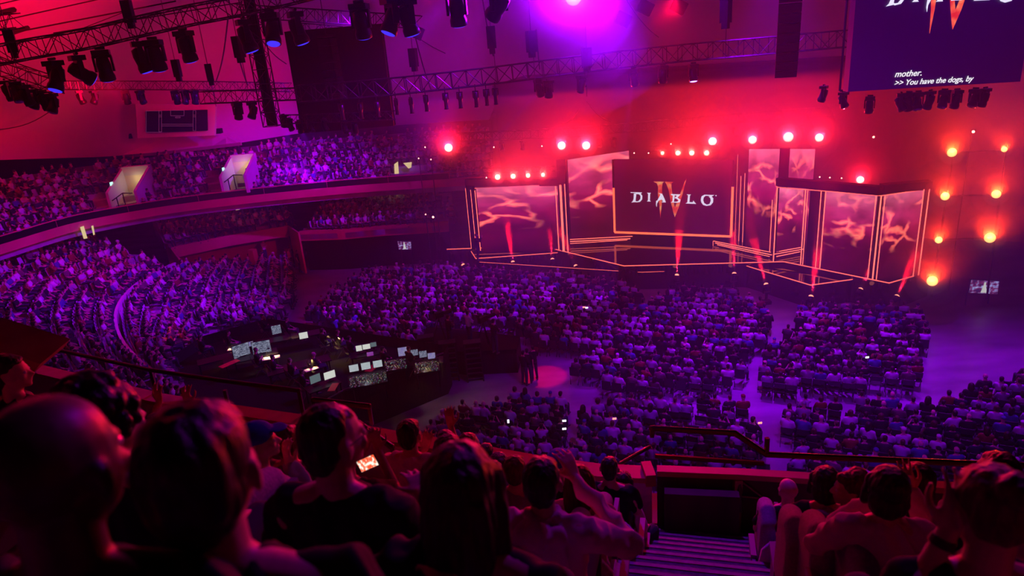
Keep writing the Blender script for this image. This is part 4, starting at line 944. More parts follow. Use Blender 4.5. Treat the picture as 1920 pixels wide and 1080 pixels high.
# materials: shirts take their own colour from the object
def objcol(name, rough=.85, bump=.0):
    m = mat(name, (.5, .5, .5), rough, spec=.2); oi = N(m, 'ShaderNodeObjectInfo'); tc = N(m, 'ShaderNodeTexCoord'); nz = N(m, 'ShaderNodeTexNoise'); nz.inputs['Scale'].default_value = 60; L(m, tc.outputs['Object'], nz.inputs[0])
    mx = N(m, 'ShaderNodeMix'); mx.data_type = 'RGBA'; mx.blend_type = 'MULTIPLY'; mx.inputs[0].default_value = .25; L(m, oi.outputs['Color'], mx.inputs[6]); L(m, nz.outputs['Color'], mx.inputs[7]); L(m, mx.outputs[2], BS(m).inputs['Base Color']); return m
M['cloth'] = objcol('woven_cloth')
M['skin'] = noisemat('skin', (.50, .30, .23), (.58, .36, .28), 30, rough=.5, bump=.05)
M['skin_deep'] = noisemat('deep_skin', (.10, .055, .04), (.14, .08, .055), 30, rough=.42, bump=.05)
M['hair_dark'] = noisemat('dark_hair', (.012, .009, .008), (.04, .028, .02), 60, rough=.42, stretch=(1, 1, .12), bump=.5, spec=.35)
M['hair_brown'] = noisemat('brown_hair', (.05, .028, .016), (.13, .075, .045), 60, rough=.45, stretch=(1, 1, .12), bump=.5, spec=.35)
M['hair_grey'] = noisemat('grey_hair', (.25, .24, .23), (.42, .40, .38), 60, rough=.5, stretch=(1, 1, .12), bump=.5)
M['denim'] = mat('dark_trousers', (.03, .035, .06), .9)
M['shoe'] = mat('shoe_rubber', (.04, .04, .045), .5)
M['eye'] = mat('eye', (.7, .7, .7), .15)
M['capcloth'] = objcol('cap_cloth')
M['strap'] = mat('dark_strap', (.012, .012, .014), .6)

# ================================================================ NEAR BALCONY
AL = Vector((math.sin(math.radians(15.3)), math.cos(math.radians(15.3)), 0)); AC = Vector((AL.y, -AL.x, 0))
def NB(al, ac, z=0): return AL * al + AC * ac + Vector((0, 0, z))
RAL = [.72 + .93 * j for j in range(-2, 7)]; RZ = [13.2 - .6 * j for j in range(-2, 7)]
for nm, c0, c1 in (('trim_20', -9.0, -.62), ('trim_21', 1.0, 7.0)):
    mb = MB()
    for a, z in zip(RAL, RZ): mb.wall(NB(a - .46, (c0 + c1) / 2), NB(a + .47, (c0 + c1) / 2), 8.2, z, t=abs(c1 - c0))
    mb.wall(NB(RAL[-1] + .47, (c0 + c1) / 2), NB(8.0, (c0 + c1) / 2), 8.2, 9.15, t=abs(c1 - c0)); struct(nm, mb, M['concrete'])
# aisle stair: treads with pale worn nosings
n_st = 26; mb = MB(); nose = MB()
for k in range(n_st):
    a0 = 7.35 - k * .31; z = 9.15 + k * .20
    if z > 13.9: break
    mb.wall(NB(a0 - .315, .19), NB(a0 + .002, .19), 8.1, z, t=1.62)
    nose.wall(NB(a0 - .03, .19), NB(a0 + .004, .19), z, z + .008, t=1.6)
so = empty('aisle_stair', NB(7.3, .19, 9.1), label='carpeted aisle stair going down between the seat blocks of the near balcony', cat='stair')
local(mb.obj('treads', M['carpet'], so), so)
M['nosing'] = noisemat('worn_nosing', (.15, .15, .19), (.24, .24, .30), 12, rough=.6)
local(nose.obj('nosings', M['nosing'], so), so)
for s, c in ((-1, -.60), (1, .985)):
    for k in range(0, 13):
        a0 = 7.2 - k * .465; z = 9.15 + k * .30; mb = MB(); mb.box(NB(a0 - .2, c, z + .12), (.10, .12, .22), Matrix.Rotation(-math.radians(15.3), 3, 'Z'))
        local(mb.obj('step_light', M['plastic'], so), so)
mb = MB(); mb.wall(NB(7.3, .19), NB(7.95, .19), 8.2, 9.15, t=1.7); struct('trim_22', mb, M['concrete'])
# parapet with its painted ledge
ledgepx = [(-150, 640), (0, 683), (150, 720), (280, 752), (420, 775), (560, 796), (700, 822), (860, 850), (1000, 876), (1120, 893), (1222, 898)]
LD = [G(x, y, 10.0) for x, y in ledgepx]
M['darkwood'] = noisemat('dark_wood_wall', (.06, .03, .025), (.11, .055, .045), 3, rough=.6, stretch=(1, 1, .2))
def ledge(pts, z, w, nm, m, h=.07, wallm=None, wn=None, wz=8.6):
    out = offset_line(pts, w, 0, Vector((2, 0, 0))); mb = MB()
    mb.loft([[up(p, z - h) for p in pts], [up(p, z) for p in pts], [up(p, z) for p in out], [up(p, z - h) for p in out], [up(p, z - h) for p in pts]]); struct(nm, mb, m)
    inn = offset_line(pts, .06, 0, Vector((2, 0, 0))); ou = offset_line(pts, w - .05, 0, Vector((2, 0, 0))); mb = MB()
    mb.loft([[up(p, wz) for p in inn], [up(p, z - h) for p in inn], [up(p, z - h) for p in ou], [up(p, wz - 1.2) for p in ou]]); struct(wn, mb, wallm)
ledge(LD, 10.0, .27, 'trim_23', M['wood'], wallm=M['pale'], wn='wall_parapet_left')
LR = [G(x, y, 10.18) for x, y in [(1232, 884), (1385, 890), (1500, 897), (1640, 906), (1780, 916), (1950, 930), (2150, 950)]]
ledge(LR, 10.18, .13, 'trim_24', M['wood'], wallm=M['darkwood'], wn='wall_parapet_right')
mb = MB(); a = G(1222, 868, 10.2); mb.box(up(a, 9.98) + Vector((-.02, .1, 0)), (.12, .3, .16)); struct('trim_25', mb, M['wood'])
# dark enclosure below the ledge at the foot of the stair
mb = MB(); a, b = G(1240, 900, 10.1), G(1378, 906, 10.1); mb.wall(a - Vector((0, .15, 0)), b - Vector((0, .15, 0)), 8.9, 10.06, t=.12); struct('wall_stair_foot', mb, M['darkwood'])
mb = MB(); q = P(1380, 976, 8.1); mb.box(up(q, 9.6), (.09, .09, 1.0)); struct('trim_26', mb, M['wood'])
# gate-like side rail right of it
gt = empty('side_rail', P(1385, 935, 7.9), label='low red-lit side rail with a diagonal brace right of the stair foot', cat='railing')
for a, b, r_, nm in [((1385, 893), (1505, 903), .03, 'top_rail'), ((1385, 930), (1445, 937), .02, 'bottom_rail'), ((1390, 903), (1432, 935), .018, 'brace'), ((1386, 893), (1388, 960), .025, 'post')]:
    mb = MB(); mb.tube(P(*a, 7.9), P(*b, 7.9), r_, n=6); local(mb.obj(nm, M['rail'], gt), gt)
M['glassy'] = mat('smoked_panel', (.02, .015, .02), .12); BS(M['glassy']).inputs['Alpha'].default_value = .42
def handrail(pts, posts, label, r=.035, low=None, panel_=None):
    o = empty('handrail', pts[0], label=label, cat='railing'); mb = MB()
    for a, b in zip(pts, pts[1:]): mb.cone(a, b, r, r, 8)
    local(mb.obj('top_rail', M['rail'], o), o)
    for p, z in posts: mb = MB(); mb.box(((p.x), p.y, (p.z + z) / 2), (.05, .05, p.z - z)); local(mb.obj('post', M['rail'], o), o)
    if low: mb = MB(); mb.tube(low[0], low[1], r * .8, n=6); local(mb.obj('lower_rail', M['rail'], o), o)
    if panel_: mb = MB(); mb.add(panel_ , [tuple(range(len(panel_)))]); local(mb.obj('panel', M['glassy'], o), o)
    return o
def onl(px, line, z):            # point above the ledge line at picture column px
    best = min(resample(line, n=200), key=lambda p: abs(proj((p.x, p.y, z))[0] - px)); return up(best, z)
HL = [onl(x, offset_line(LD, .25, 0, Vector((2, 0, 0))), 10.42) for x in (-100, 60, 200, 280, 420, 560)]
handrail(HL, [(HL[3], 10.0), (onl(418, LD, 10.42), 10.0), (HL[5], 10.0)], 'dark handrail along the parapet ledge at lower left before the mixing desks')
H2_ = [P(588, 750, 10.0), P(692, 762, 10.0)]; handrail(H2_, [(H2_[0], 9.9), (H2_[1], 9.9)], 'short dark handrail just right of the man with glasses\' row, above the ledge', r=.045)
H3_ = [P(672, 792, 9.2), P(735, 838, 8.8)]; handrail(H3_, [(H3_[0], 9.9), (H3_[1], 9.9)], 'short slanting handrail beside the head of the man with glasses', r=.04)
T = [P(1222, 803, 9.0), P(1378, 812, 9.0), P(1437, 852, 8.9), P(1700, 864, 8.6), P(1925, 873, 8.4), P(2060, 880, 8.3)]
Lw = [P(1228, 855, 9.0), P(1432, 869, 8.9)]
ph_ = [T[0], T[1], T[2], P(1435, 886, 8.9), P(1226, 872, 9.0)]
handrail(T, [(T[0], 10.0), (T[2], 10.0)], 'long dark handrail stepping down along the parapet right of the stair', low=Lw, panel_=ph_, r=.04)
H4_ = [P(1163, 869, 8.6), P(1218, 838, 9.0)]; handrail(H4_, [(H4_[1], 9.9)], 'short red-lit slanting handrail left of the stair foot', r=.025)
# red-lit end block of the parapet at the left edge
mb = MB(); q = [P(-60, 640, 8.2), P(76, 682, 8.2), P(62, 700, 8.2), P(-60, 672, 8.2)]; q = [Vector(p) for p in q]; off = Vector((.1, .5, .1)); mb.add(q + [p + off for p in q], [(0, 1, 2, 3), (7, 6, 5, 4), (0, 4, 5, 1), (1, 5, 6, 2), (2, 6, 7, 3), (3, 7, 4, 0)]); struct('trim_27', mb, M['wood'])

# theatre seats
def theatre_seat():
    o = empty('theatre_seat', (0, 0, -60)); mb = MB()
    prof = [(-.255, -.05), (-.265, .28), (-.25, .46), (-.19, .57), (0, .61), (.19, .57), (.25, .46), (.265, .28), (.255, -.05)]
    F_ = [Vector((x, -.19 - .12 * z / .53 + .015 * (1 - (x / .25) ** 2) * -1, .38 + z)) for x, z in prof]; B_ = [Vector((x * .93, p.y - .07, p.z - .01)) for (x, z), p in zip(prof, F_)]
    mb.add(F_ + B_, [tuple(range(9)), tuple(range(17, 8, -1))] + [(i, 9 + i, 9 + (i + 1) % 9, (i + 1) % 9) for i in range(9)])
    me = mb.mesh('seat_back'); bm = bmesh.new(); bm.from_mesh(me); bmesh.ops.recalc_face_normals(bm, faces=bm.faces); bmesh.ops.bevel(bm, geom=[e for e in bm.edges if len(e.link_faces) == 2 and e.calc_face_angle(0) > .9], offset=.022, segments=3, affect='EDGES'); bm.to_mesh(me); bm.free(); me.polygons.foreach_set('use_smooth', [True] * len(me.polygons))
    link('backrest', me, M['seat'], o)
    mb = MB(); mb.box((0, .04, .40), (.46, .44, .09)); me = mb.mesh('seat_pan'); bm = bmesh.new(); bm.from_mesh(me); bmesh.ops.bevel(bm, geom=bm.edges[:], offset=.03, segments=3, affect='EDGES'); bm.to_mesh(me); bm.free(); link('seat', me, M['seat'], o)
    for s in (-1, 1):
        mb = MB(); mb.box((.285 * s, .0, .60), (.05, .30, .04)); mb.box((.285 * s, -.06, .3), (.03, .30, .58)); mb.obj('armrest', M['plastic'], o)
    return o
TS = theatre_seat(); FAC = -math.radians(15.3)
def seat_at(p, label, rz=None): return dup(TS, loc=p, rot=(0, 0, FAC if rz is None else rz), label=label, group='theatre seats of the near balcony')

# ---- the people in the nearest rows
ROWN = ['front', 'second', 'third', 'fourth', 'fifth', 'sixth', 'seventh']
def hero(px, py, d, label, shirt=(.03, .03, .035), seat=True, hm='hair_dark', skin='skin', trs='denim', yaw=0.0, **kw):
    hp = P(px, py, d); rz = FAC + yaw
    tmp = build_person(None, **kw) if True else None
    hc = tmp['_hc']; root_loc = hp - Matrix.Rotation(rz, 3, 'Z') @ hc
    o = empty('person', root_loc, rz=rz, label=label, cat='person')
    b = link('body', tmp['body'], M[skin], o)
    for e in tmp['_eyes']: mb = MB(); mb.ball(e, .0125, n=10, m=8); mb.obj('eye', M['eye'], o)
    sh = link('shirt', tmp['shirt'], M['cloth'], o); sh.color = (*shirt, 1)
    link('trousers', tmp['trousers'], M[trs], o); link('shoes', tmp['shoes'], M['shoe'], o)
    for k in ('hair', 'cap'):
        if k in tmp: h = link(k, tmp[k], M['capcloth' if k == 'cap' else hm], o); h.color = (.05, .08, .5, 1)
    if seat:
        s_ = root_loc + Matrix.Rotation(FAC, 3, 'Z') @ Vector((0, -.02, -.45)); seat_at(s_, 'theatre seat under the ' + seat if isinstance(seat, str) else 'theatre seat')
    return o, tmp, root_loc, rz
def R2(p, rz, q): return Vector(p) + Matrix.Rotation(rz, 3, 'Z') @ Vector(q)
WH, DK_, PK, GY = (.75, .72, .78), (.022, .022, .026), (.70, .50, .62), (.30, .30, .34)
hero(108, 884, .98, 'person with a shaved head, blurred, closest to the lens at far left', DK_, 'shaved person at far left', hair='none', skin='skin_deep', yaw=.2, look=(-.1, -.05), voxel=.008, sleeve='roll', seed=1, fat=1.08)
hero(383, 888, 1.07, 'blurred dark-haired person in black with a purple-lit bare arm, second from left', DK_, 'blurred dark-haired person in black', hair='short', yaw=.3, look=(.05, 0), voxel=.008, seed=2, arms={-1: [(-.27, .03, .30), (-.14, .28, .22), (.4, .9, -.1)], 1: [(.36, -.02, .34), (.33, .26, .26), (-.3, .9, 0)]}, fat=1.05)
o, tp, rl, rz = hero(627, 826, 2.05, 'man with glasses and short dark hair in a black T-shirt', DK_, 'man with glasses', hair='crop', yaw=.0, look=(-.45, -.02), voxel=.007, seed=3, sleeve='short', arms={-1: [(-.27, .05, .30), (-.1, .30, .22), (.5, .8, 0)], 1: [(.30, .10, .30), (.10, .36, .34), (-.5, .7, .2)]})
g = MB(); Rg, hcg = tp['_R'], tp['_hc']
for s in (-1, 1):
    for k in range(12):
        a0, a1 = 2 * PI * k / 12, 2 * PI * (k + 1) / 12; g.tube(hcg + Rg @ Vector((.033 * s + .022 * math.cos(a0), .104, .006 + .018 * math.sin(a0))), hcg + Rg @ Vector((.033 * s + .022 * math.cos(a1), .104, .006 + .018 * math.sin(a1))), .0016, n=5)
    g.tube(hcg + Rg @ Vector((.055 * s, .104, .01)), hcg + Rg @ Vector((.084 * s, -.005, .012)), .002, n=5)
g.tube(hcg + Rg @ Vector((-.011, .106, .01)), hcg + Rg @ Vector((.011, .106, .01)), .0016, n=5); g.obj('glasses', M['strap'], o)
hero(868, 918, 1.62, 'woman with very long dark hair seen from behind, centre of the near rows', DK_, 'woman with very long dark hair', hair='long', look=(.1, 0), voxel=.009, seed=4, sleeve='long')
hero(205, 795, 2.1, 'person with a big curly dark afro behind the shaved head', DK_, 'person with the afro', hair='afro', voxel=.010, seed=5, look=(-.2, 0))
hero(842, 848, 4.3, 'person whose reddish hair top shows just above the long-haired woman', GY, 'person with reddish hair top', hair='side', hm='hair_brown', voxel=.011, seed=6)
hero(880, 836, 5.6, 'short-haired person turned to the stage behind the long-haired woman\'s head', DK_, 'short-haired person turned to the stage', hair='crop', hm='hair_brown', look=(-.4, 0), voxel=.011, seed=7)
hero(769, 815, 5.0, 'man in a white shirt with raised clapping hands right of the man with glasses', WH, 'man with raised clapping hands', hair='short', voxel=.008, seed=8, sleeve='short', arms={-1: [(-.26, .16, .35), (-.02, .30, .46), (.2, .3, .9)], 1: [(.30, .20, .42), (.20, .34, .66), (-.1, .2, 1)]})
hero(912, 851, 7.2, 'small distant head between the reddish haired ones in the front row', DK_, 'small head in the front row', hair='short', voxel=.012, seed=9)
hero(937, 870, 6.4, 'person with bobbed hair in the front row, third head left of the hat', DK_, 'person with bobbed hair', hair='bob', hm='hair_brown', voxel=.012, seed=10)
hero(967, 882, 5.1, 'round-headed person with short brown hair directly left of the man in the pale jacket', GY, 'round-headed person', hair='short', hm='hair_brown', voxel=.011, seed=11)
hero(925, 890, 5.8, 'bowed dark head in a blue jacket, lower left of the round-headed person', (.10, .12, .45), 'bowed dark head', hair='short', look=(0, -.3), voxel=.012, seed=12, sleeve='long')
o, tp, rl, rz = hero(1018, 904, 3.0, 'man in a pale hooded jacket with one elbow raised, beside the violet seat back', PK, 'man in the pale hooded jacket', hair='short', voxel=.008, seed=13, sleeve='long', collar='hood', arms={-1: [(-.27, .03, .30), (-.1, .28, .2), (.5, .8, 0)], 1: [(.36, .16, .36), (.10, .27, .62), (-.4, .4, .7)]}, fat=1.08)
hero(1045, 872, 5.4, 'person in a dark cap behind the man in the pale hooded jacket', DK_, 'person in the dark cap', hair='cap', voxel=.011, seed=14)
hero(1088, 903, 4.5, 'woman with shoulder-length reddish hair and pink sleeve right of the pale jacket', PK, 'woman with reddish hair', hair='long', hm='hair_brown', voxel=.010, seed=15, look=(-.2, 0), sleeve='short')
hero(1143, 878, 6.2, 'man in a black shirt in the front row next to the stair foot', DK_, 'man in black next to the stair foot', hair='crop', voxel=.010, seed=16, fat=1.1)
hero(1170, 906, 6.7, 'person in a pink top leaning forwards beside the stair foot', PK, 'person in the pink top', hair='bob', voxel=.011, seed=17, yaw=-.5, sleeve='short', lean=.15)
hero(541, 828, 4.6, 'person with dark brown hair left of the man with glasses', GY, 'person left of the man with glasses', hair='short', hm='hair_brown', voxel=.011, seed=18)
hero(487, 830, 3.9, 'person in a blue cap turned sideways right of the blurred dark-haired one', (.4, .35, .5), 'person in the blue cap', hair='cap', voxel=.009, seed=19, yaw=-.4, look=(-.6, .1), sleeve='long', arms='chin')
hero(262, 852, 3.6, 'person in a white top half hidden between the two blurred heads', WH, 'person in the white top', hair='bob', voxel=.011, seed=20)
hero(14, 752, 4.8, 'person with dark hair at the far left edge of the near rows', DK_, 'person at the far left edge', hair='short', voxel=.012, seed=21)
hero(48, 762, 5.0, 'red-lit person with brown hair second at the left edge', GY, 'red-lit person with brown hair', hair='bob', hm='hair_brown', voxel=.012, seed=22)
hero(300, 800, 5.2, 'person clapping with hands up, red-lit, right of the afro', PK, 'clapping person right of the afro', hair='crop', voxel=.010, seed=23, arms='up')
hero(22, 700, 4.2, 'red-faced person in profile at the left edge', DK_, 'red-faced person in profile', hair='short', voxel=.011, seed=24, look=(-1.0, 0))
hero(650, 856, 4.4, 'person hidden behind the man with glasses holding up a phone', DK_, 'person holding the phone', hair='short', voxel=.009, seed=25, arms='phone')
hero(1477, 920, 6.2, 'bald person in the front row right of the stair', DK_, 'bald person', hair='none', voxel=.011, seed=26, look=(.3, 0))
hero(1547, 906, 4.5, 'person with bushy dark hair right of the bald one', DK_, 'person with bushy dark hair', hair='bob', voxel=.010, seed=27)
hero(1594, 918, 4.3, 'person with short hair turning the face to the left', GY, 'person turning to the left', hair='side', hm='hair_brown', voxel=.009, seed=28, look=(1.5, 0), sleeve='long')
hero(1663, 917, 3.25, 'person with straight dark hair in a pink jacket, one sleeve reaching up', PK, 'person in the pink jacket', hair='bob', voxel=.008, seed=29, sleeve='long', arms={-1: [(-.27, .10, .36), (.06, .30, .56), (.5, .3, .7)], 1: [(.30, .14, .34), (.20, .32, .56), (-.3, .3, .8)]}, fat=.98)
hero(1718, 903, 4.0, 'person with black hair behind the raised sleeve', DK_, 'black-haired person', hair='bob', voxel=.011, seed=30)
o, tp, rl, rz = hero(1850, 960, 1.75, 'person with tied-up hair tilting the head into a raised hand with a dark wristband', DK_, 'person with tied-up hair', hair='bun', hm='hair_brown', voxel=.006, seed=31, yaw=.1, look=(.2, -.35), arms={-1: [(-.20, -.01, .40), (-.085, .03, .70), (.25, .15, .95)], 1: [(.27, .06, .3), (.1, .3, .2), (-.5, .9, 0)]}, sleeve='short')
J0, J1 = Vector((-.20, -.01, .40)), Vector((-.085, .03, .70)); w_ = tp['_S'](*J0).lerp(tp['_S'](*J1), .86); w2 = tp['_S'](*J0).lerp(tp['_S'](*J1), .93)
mb = MB(); mb.tube(w_, w2, .034, .031, 16); mb.obj('wristband', M['strap'], o)
hero(1868, 888, 3.3, 'man with short hair rimmed in red light before the handrail at far right', GY, 'man rimmed in red light', hair='crop', voxel=.009, seed=32, look=(.25, 0))
hero(1938, 940, 3.0, 'person in a pink top cut by the right edge', PK, 'person cut by the right edge', hair='short', voxel=.010, seed=33)
# phone in the hands behind the man with glasses
ph = empty('phone', P(690, 868, 4.0), label='glowing phone held up right of the man with glasses, showing a bright picture', cat='phone')
M['phonepic'] = bpy.data.materials.new('phone_picture'); _m = M['phonepic']; _m.use_nodes = True; _m.node_tree.nodes.clear(); _t = N(_m, 'ShaderNodeTexCoord'); _n = N(_m, 'ShaderNodeTexNoise'); _n.inputs['Scale'].default_value = 45; L(_m, _t.outputs['Object'], _n.inputs[0]); _r = ramp(_m, [(.4, (.9, .08, .03)), (.52, (1, .25, .15)), (.6, (1, .9, .75))]); L(_m, _n.outputs['Fac'], _r.inputs[0]); _e = N(_m, 'ShaderNodeEmission'); _e.inputs[1].default_value = 1.3; L(_m, _r.outputs[0], _e.inputs[0]); _o = N(_m, 'ShaderNodeOutputMaterial'); L(_m, _e.outputs[0], _o.inputs[0])
Rp = c2w(np.array([1., 0, 0])), c2w(np.array([0, -1., 0])), c2w(np.array([0, 0, -1.])); Rm = Matrix(Rp).transposed() @ Matrix.Rotation(.5, 3, 'Z') @ Matrix.Rotation(-.5, 3, 'Y')
mb = MB(); mb.box((0, 0, 0), (.155, .078, .008), Rm); mb.obj('case', M['fixture'], ph); mb = MB(); mb.box(Rm @ Vector((0, 0, .006)), (.145, .068, .002), Rm); mb.obj('display', M['phonepic'], ph)
# folded end seats along the stair: thick rounded shells seen edge-on
M['shell'] = noisemat('shell_fabric', (.20, .19, .26), (.27, .26, .34), 60, rough=.9, bump=.2)
def end_seat():
    o = empty('end_seat', (0, 0, -60)); mb = MB()
    for k in range(9): y = -.15 + k * .04; mb.cone((0, y - .05, .12), (0, y - .05 - .06, .66 - .015 * abs(k - 3)), .078, .075, 12)
    link('shell', remesh(mb, .014, 4, .6, None, 'shell'), M['shell'], o)
    mb = MB(); mb.box((.10, .0, .42), (.035, .22, .34)); mb.obj('end_panel', M['plastic'], o)
    mb = MB(); mb.box((0, 0, -.12), (.06, .3, .40)); mb.obj('pedestal', M['fixture'], o); return o
ES = end_seat()
for px, py, d, nm in [(1434, 985, 6.4, 'blue-lit end seat at the stair, farthest of the right end seats'), (1482, 1024, 4.3, 'dark rounded end seat at the stair, second of the right end seats'), (1524, 1042, 3.9, 'dark rounded end seat at the stair, third of the right end seats'), (1594, 1082, 3.5, 'red-rimmed rounded end seat at the stair below the sleeve in pink'), (1718, 1170, 2.8, 'red-outlined end seat nearest the lens right of the stair'),
                      (1004, 1055, 3.3, 'violet-lit end seat in front of the man in the pale jacket'), (1132, 985, 5.4, 'violet-lit end seat beside the stair behind the man in black'), (1088, 1030, 4.3, 'dark end seat behind the woman with reddish hair'), (506, 985, 3.1, 'violet-lit end seat left of the man with glasses')]:
    dup(ES, loc=P(px, py, d) - Vector((0, 0, .40)), rot=(0, 0, FAC), label=nm, group='folded end seats of the near balcony')

# ================================================================ MIXING POSITION
def boxy(nm, c, size, m, root, rz=0, tilt=0, bev=0):
    mb = MB(); mb.box(c, size, Matrix.Rotation(rz, 3, 'Z') @ Matrix.Rotation(tilt, 3, 'X')); return local(mb.obj(nm, m, root), root)
MZ = 1.5
mp_ = [G(x, y, MZ) for x, y in [(505, 614), (842, 668), (834, 684), (648, 756), (560, 806), (330, 764), (316, 694), (385, 648)]]
fo_ = empty('mixing_platform', mp_[0], label='big raised platform draped in black that carries the mixing desks', cat='platform')
mb = MB(); mb.prism([(p.x, p.y) for p in mp_], MZ - .15, MZ); local(mb.obj('deck', M['black'], fo_, fix=True), fo_)
mb = MB(); mb.loft([[up(p, 0) for p in mp_ + mp_[:1]], [up(p, MZ + .55) for p in mp_ + mp_[:1]]]); local(mb.obj('drape', M['drape'], fo_), fo_)
mb = MB()
for a, b in zip(mp_[2:5], mp_[3:6]): mb.tube(up(a, MZ + .6), up(b, MZ + .6), .035, n=6)
local(mb.obj('rim_rail', M['metal'], fo_), fo_)
def screenmat(name, c0, c1, sc, s, grid=True):
    m = bpy.data.materials.new(name); m.use_nodes = True; m.node_tree.nodes.clear(); t = N(m, 'ShaderNodeTexCoord'); b = N(m, 'ShaderNodeTexBrick'); b.inputs['Scale'].default_value = sc; b.inputs['Mortar Size'].default_value = .06; b.inputs['Color1'].default_value = (*c0, 1); b.inputs['Color2'].default_value = (*c1, 1); b.inputs['Mortar'].default_value = (.01, .01, .02, 1)
    L(m, t.outputs['Generated'], b.inputs[0]); mpg = N(m, 'ShaderNodeMapping'); mpg.inputs['Rotation'].default_value = (PI / 2, 0, 0); L(m, t.outputs['Generated'], mpg.inputs[0]); L(m, mpg.outputs[0], b.inputs[0])
    e = N(m, 'ShaderNodeEmission'); e.inputs[1].default_value = s; L(m, b.outputs[0], e.inputs[0]); o = N(m, 'ShaderNodeOutputMaterial'); L(m, e.outputs[0], o.inputs[0]); return m
SM = {'multi': screenmat('desk_screen_windows', (.55, .6, .8), (.03, .05, .12), 5, 1.1), 'white': glow('desk_screen_white', (.75, .78, .72), .8), 'violet': screenmat('desk_screen_violet', (.35, .25, .9), (.6, .6, .8), 3, 1.0), 'grey': glow('desk_screen_grey', (.12, .17, .19), .8), 'cons': screenmat('desk_screen_faders', (.75, .85, .9), (.6, .7, .75), 4, 1.3)}
DESKS = []
def facecam(p): v = CAMV - p; return math.atan2(v.y, v.x) + PI / 2
def monitor(px, py, w, h, kind, label, z=2.55, yaw=0):
    p = G(px, py, z); k = (p - CAMV).length / F_PX * .98; w, h = w * k, h * k / .92; rz = facecam(p) + yaw
    o = empty('monitor', p, rz=rz, label=label, cat='monitor', group='monitors on the mixing platform'); mb = MB(); mb.box((0, .03, 0), (w + .04, .05, h + .04)); mb.obj('casing', M['fixture'], o)
    mb = MB(); mb.box((0, -.002, 0), (w, .01, h)); mb.obj('display', SM[kind], o); zb = p.z - (MZ + .76)
    mb = MB(); mb.box((0, .08, -zb / 2 - .02), (.06, .05, zb)); mb.box((0, .06, -zb + .01), (.28, .2, .02)); mb.obj('stand', M['fixture'], o); DESKS.append((px, py)); return o
monitor(452, 657, 29, 21, 'multi', 'tilted monitor tiled with small windows, left half of the mixing platform', yaw=.25)
monitor(490, 651, 31, 21, 'multi', 'bright monitor tiled with pale windows right of the tilted one', yaw=-.1)
monitor(469, 645, 11, 8, 'violet', 'small violet monitor behind the tilted tiled one', z=2.6)
monitor(518, 618, 16, 15, 'multi', 'monitor at the far corner of the mixing platform')
monitor(569, 629, 15, 11, 'white', 'plain white laptop-sized screen at the far edge of the mixing platform')
monitor(673, 653, 11, 10, 'white', 'small pale tablet screen, leftmost of three in the far desk row')
monitor(687, 650, 14, 9, 'white', 'small pale tablet screen, middle of three in the far desk row')
monitor(700, 646, 11, 8, 'grey', 'small dim tablet screen, rightmost of three in the far desk row')
monitor(756, 659, 19, 16, 'violet', 'large violet-white monitor in the right half of the far desk row')
monitor(777, 661, 13, 11, 'multi', 'first of three small monitors over the right console')
monitor(793, 664, 14, 12, 'multi', 'second of three small monitors over the right console')
monitor(809, 667, 14, 11, 'violet', 'third of three small monitors over the right console, violet')
monitor(591, 710, 20, 14, 'grey', 'dim grey monitor near the middle of the mixing platform', yaw=.4)
monitor(618, 703, 21, 13, 'white', 'monitor with a pale page near the middle of the mixing platform', yaw=.3)
M['knobs'] = mat('console_face', (.02, .02, .022), .4); _m = M['knobs']; _t = N(_m, 'ShaderNodeTexCoord'); _v = N(_m, 'ShaderNodeTexVoronoi'); _v.inputs['Scale'].default_value = 26; L(_m, _t.outputs['Object'], _v.inputs[0]); _r = ramp(_m, [(.12, (1, 1, 1)), (.2, (0, 0, 0))]); L(_m, _v.outputs['Distance'], _r.inputs[0])
_x = N(_m, 'ShaderNodeMix'); _x.data_type = 'RGBA'; _x.blend_type = 'MULTIPLY'; _x.inputs[0].default_value = 1; L(_m, _v.outputs['Color'], _x.inputs[6]); L(_m, _r.outputs[0], _x.inputs[7]); L(_m, _x.outputs[2], BS(_m).inputs['Emission Color']); BS(_m).inputs['Emission Strength'].default_value = 3.5
def console(px, py, w, label, screens=3, lamp=(1, .8, .6), lp=10):
    p = G(px, py, MZ + .95); k = (p - CAMV).length / F_PX; w *= k; rz = facecam(p); o = empty('mixing_console', p, rz=rz, label=label, cat='mixing console'); T_ = Matrix.Rotation(.35, 3, 'X')
    mb = MB(); mb.box((0, 0, 0), (w, .75, .12), T_); mb.obj('body', M['fixture'], o); mb = MB(); mb.box(T_ @ Vector((0, -.05, .066)), (w * .95, .6, .01), T_); mb.obj('control_surface', M['knobs'], o)
    for i in range(screens):
        x = (i - (screens - 1) / 2) * w * .31; mb = MB(); mb.box((x, .5, .42), (w * .27, .04, .34), Matrix.Rotation(-.15, 3, 'X')); mb.obj('screen_housing', M['fixture'], o); mb = MB(); mb.box((x, .475, .42), (w * .235, .01, .29), Matrix.Rotation(-.15, 3, 'X')); mb.obj('touch_screen', SM['cons'], o)
    for s in (-1, 1): mb = MB(); mb.box((w * .42 * s, .1, -.5), (.06, .5, .85)); mb.obj('leg', M['fixture'], o)
    point('console_glow', p + Vector((0, -.1, .55)), lp * .4, lamp, .05)
console(690, 712, 70, 'large mixing console with three bright white touch screens near the platform\'s right edge', 3, (.85, .9, 1), 9)
console(800, 688, 48, 'mixing console with warm lit controls at the right end of the platform', 0, (1, .72, .3), 12)
console(742, 684, 40, 'dark control surface dotted with red lights in the far desk row', 0, (1, .1, .1), 3)
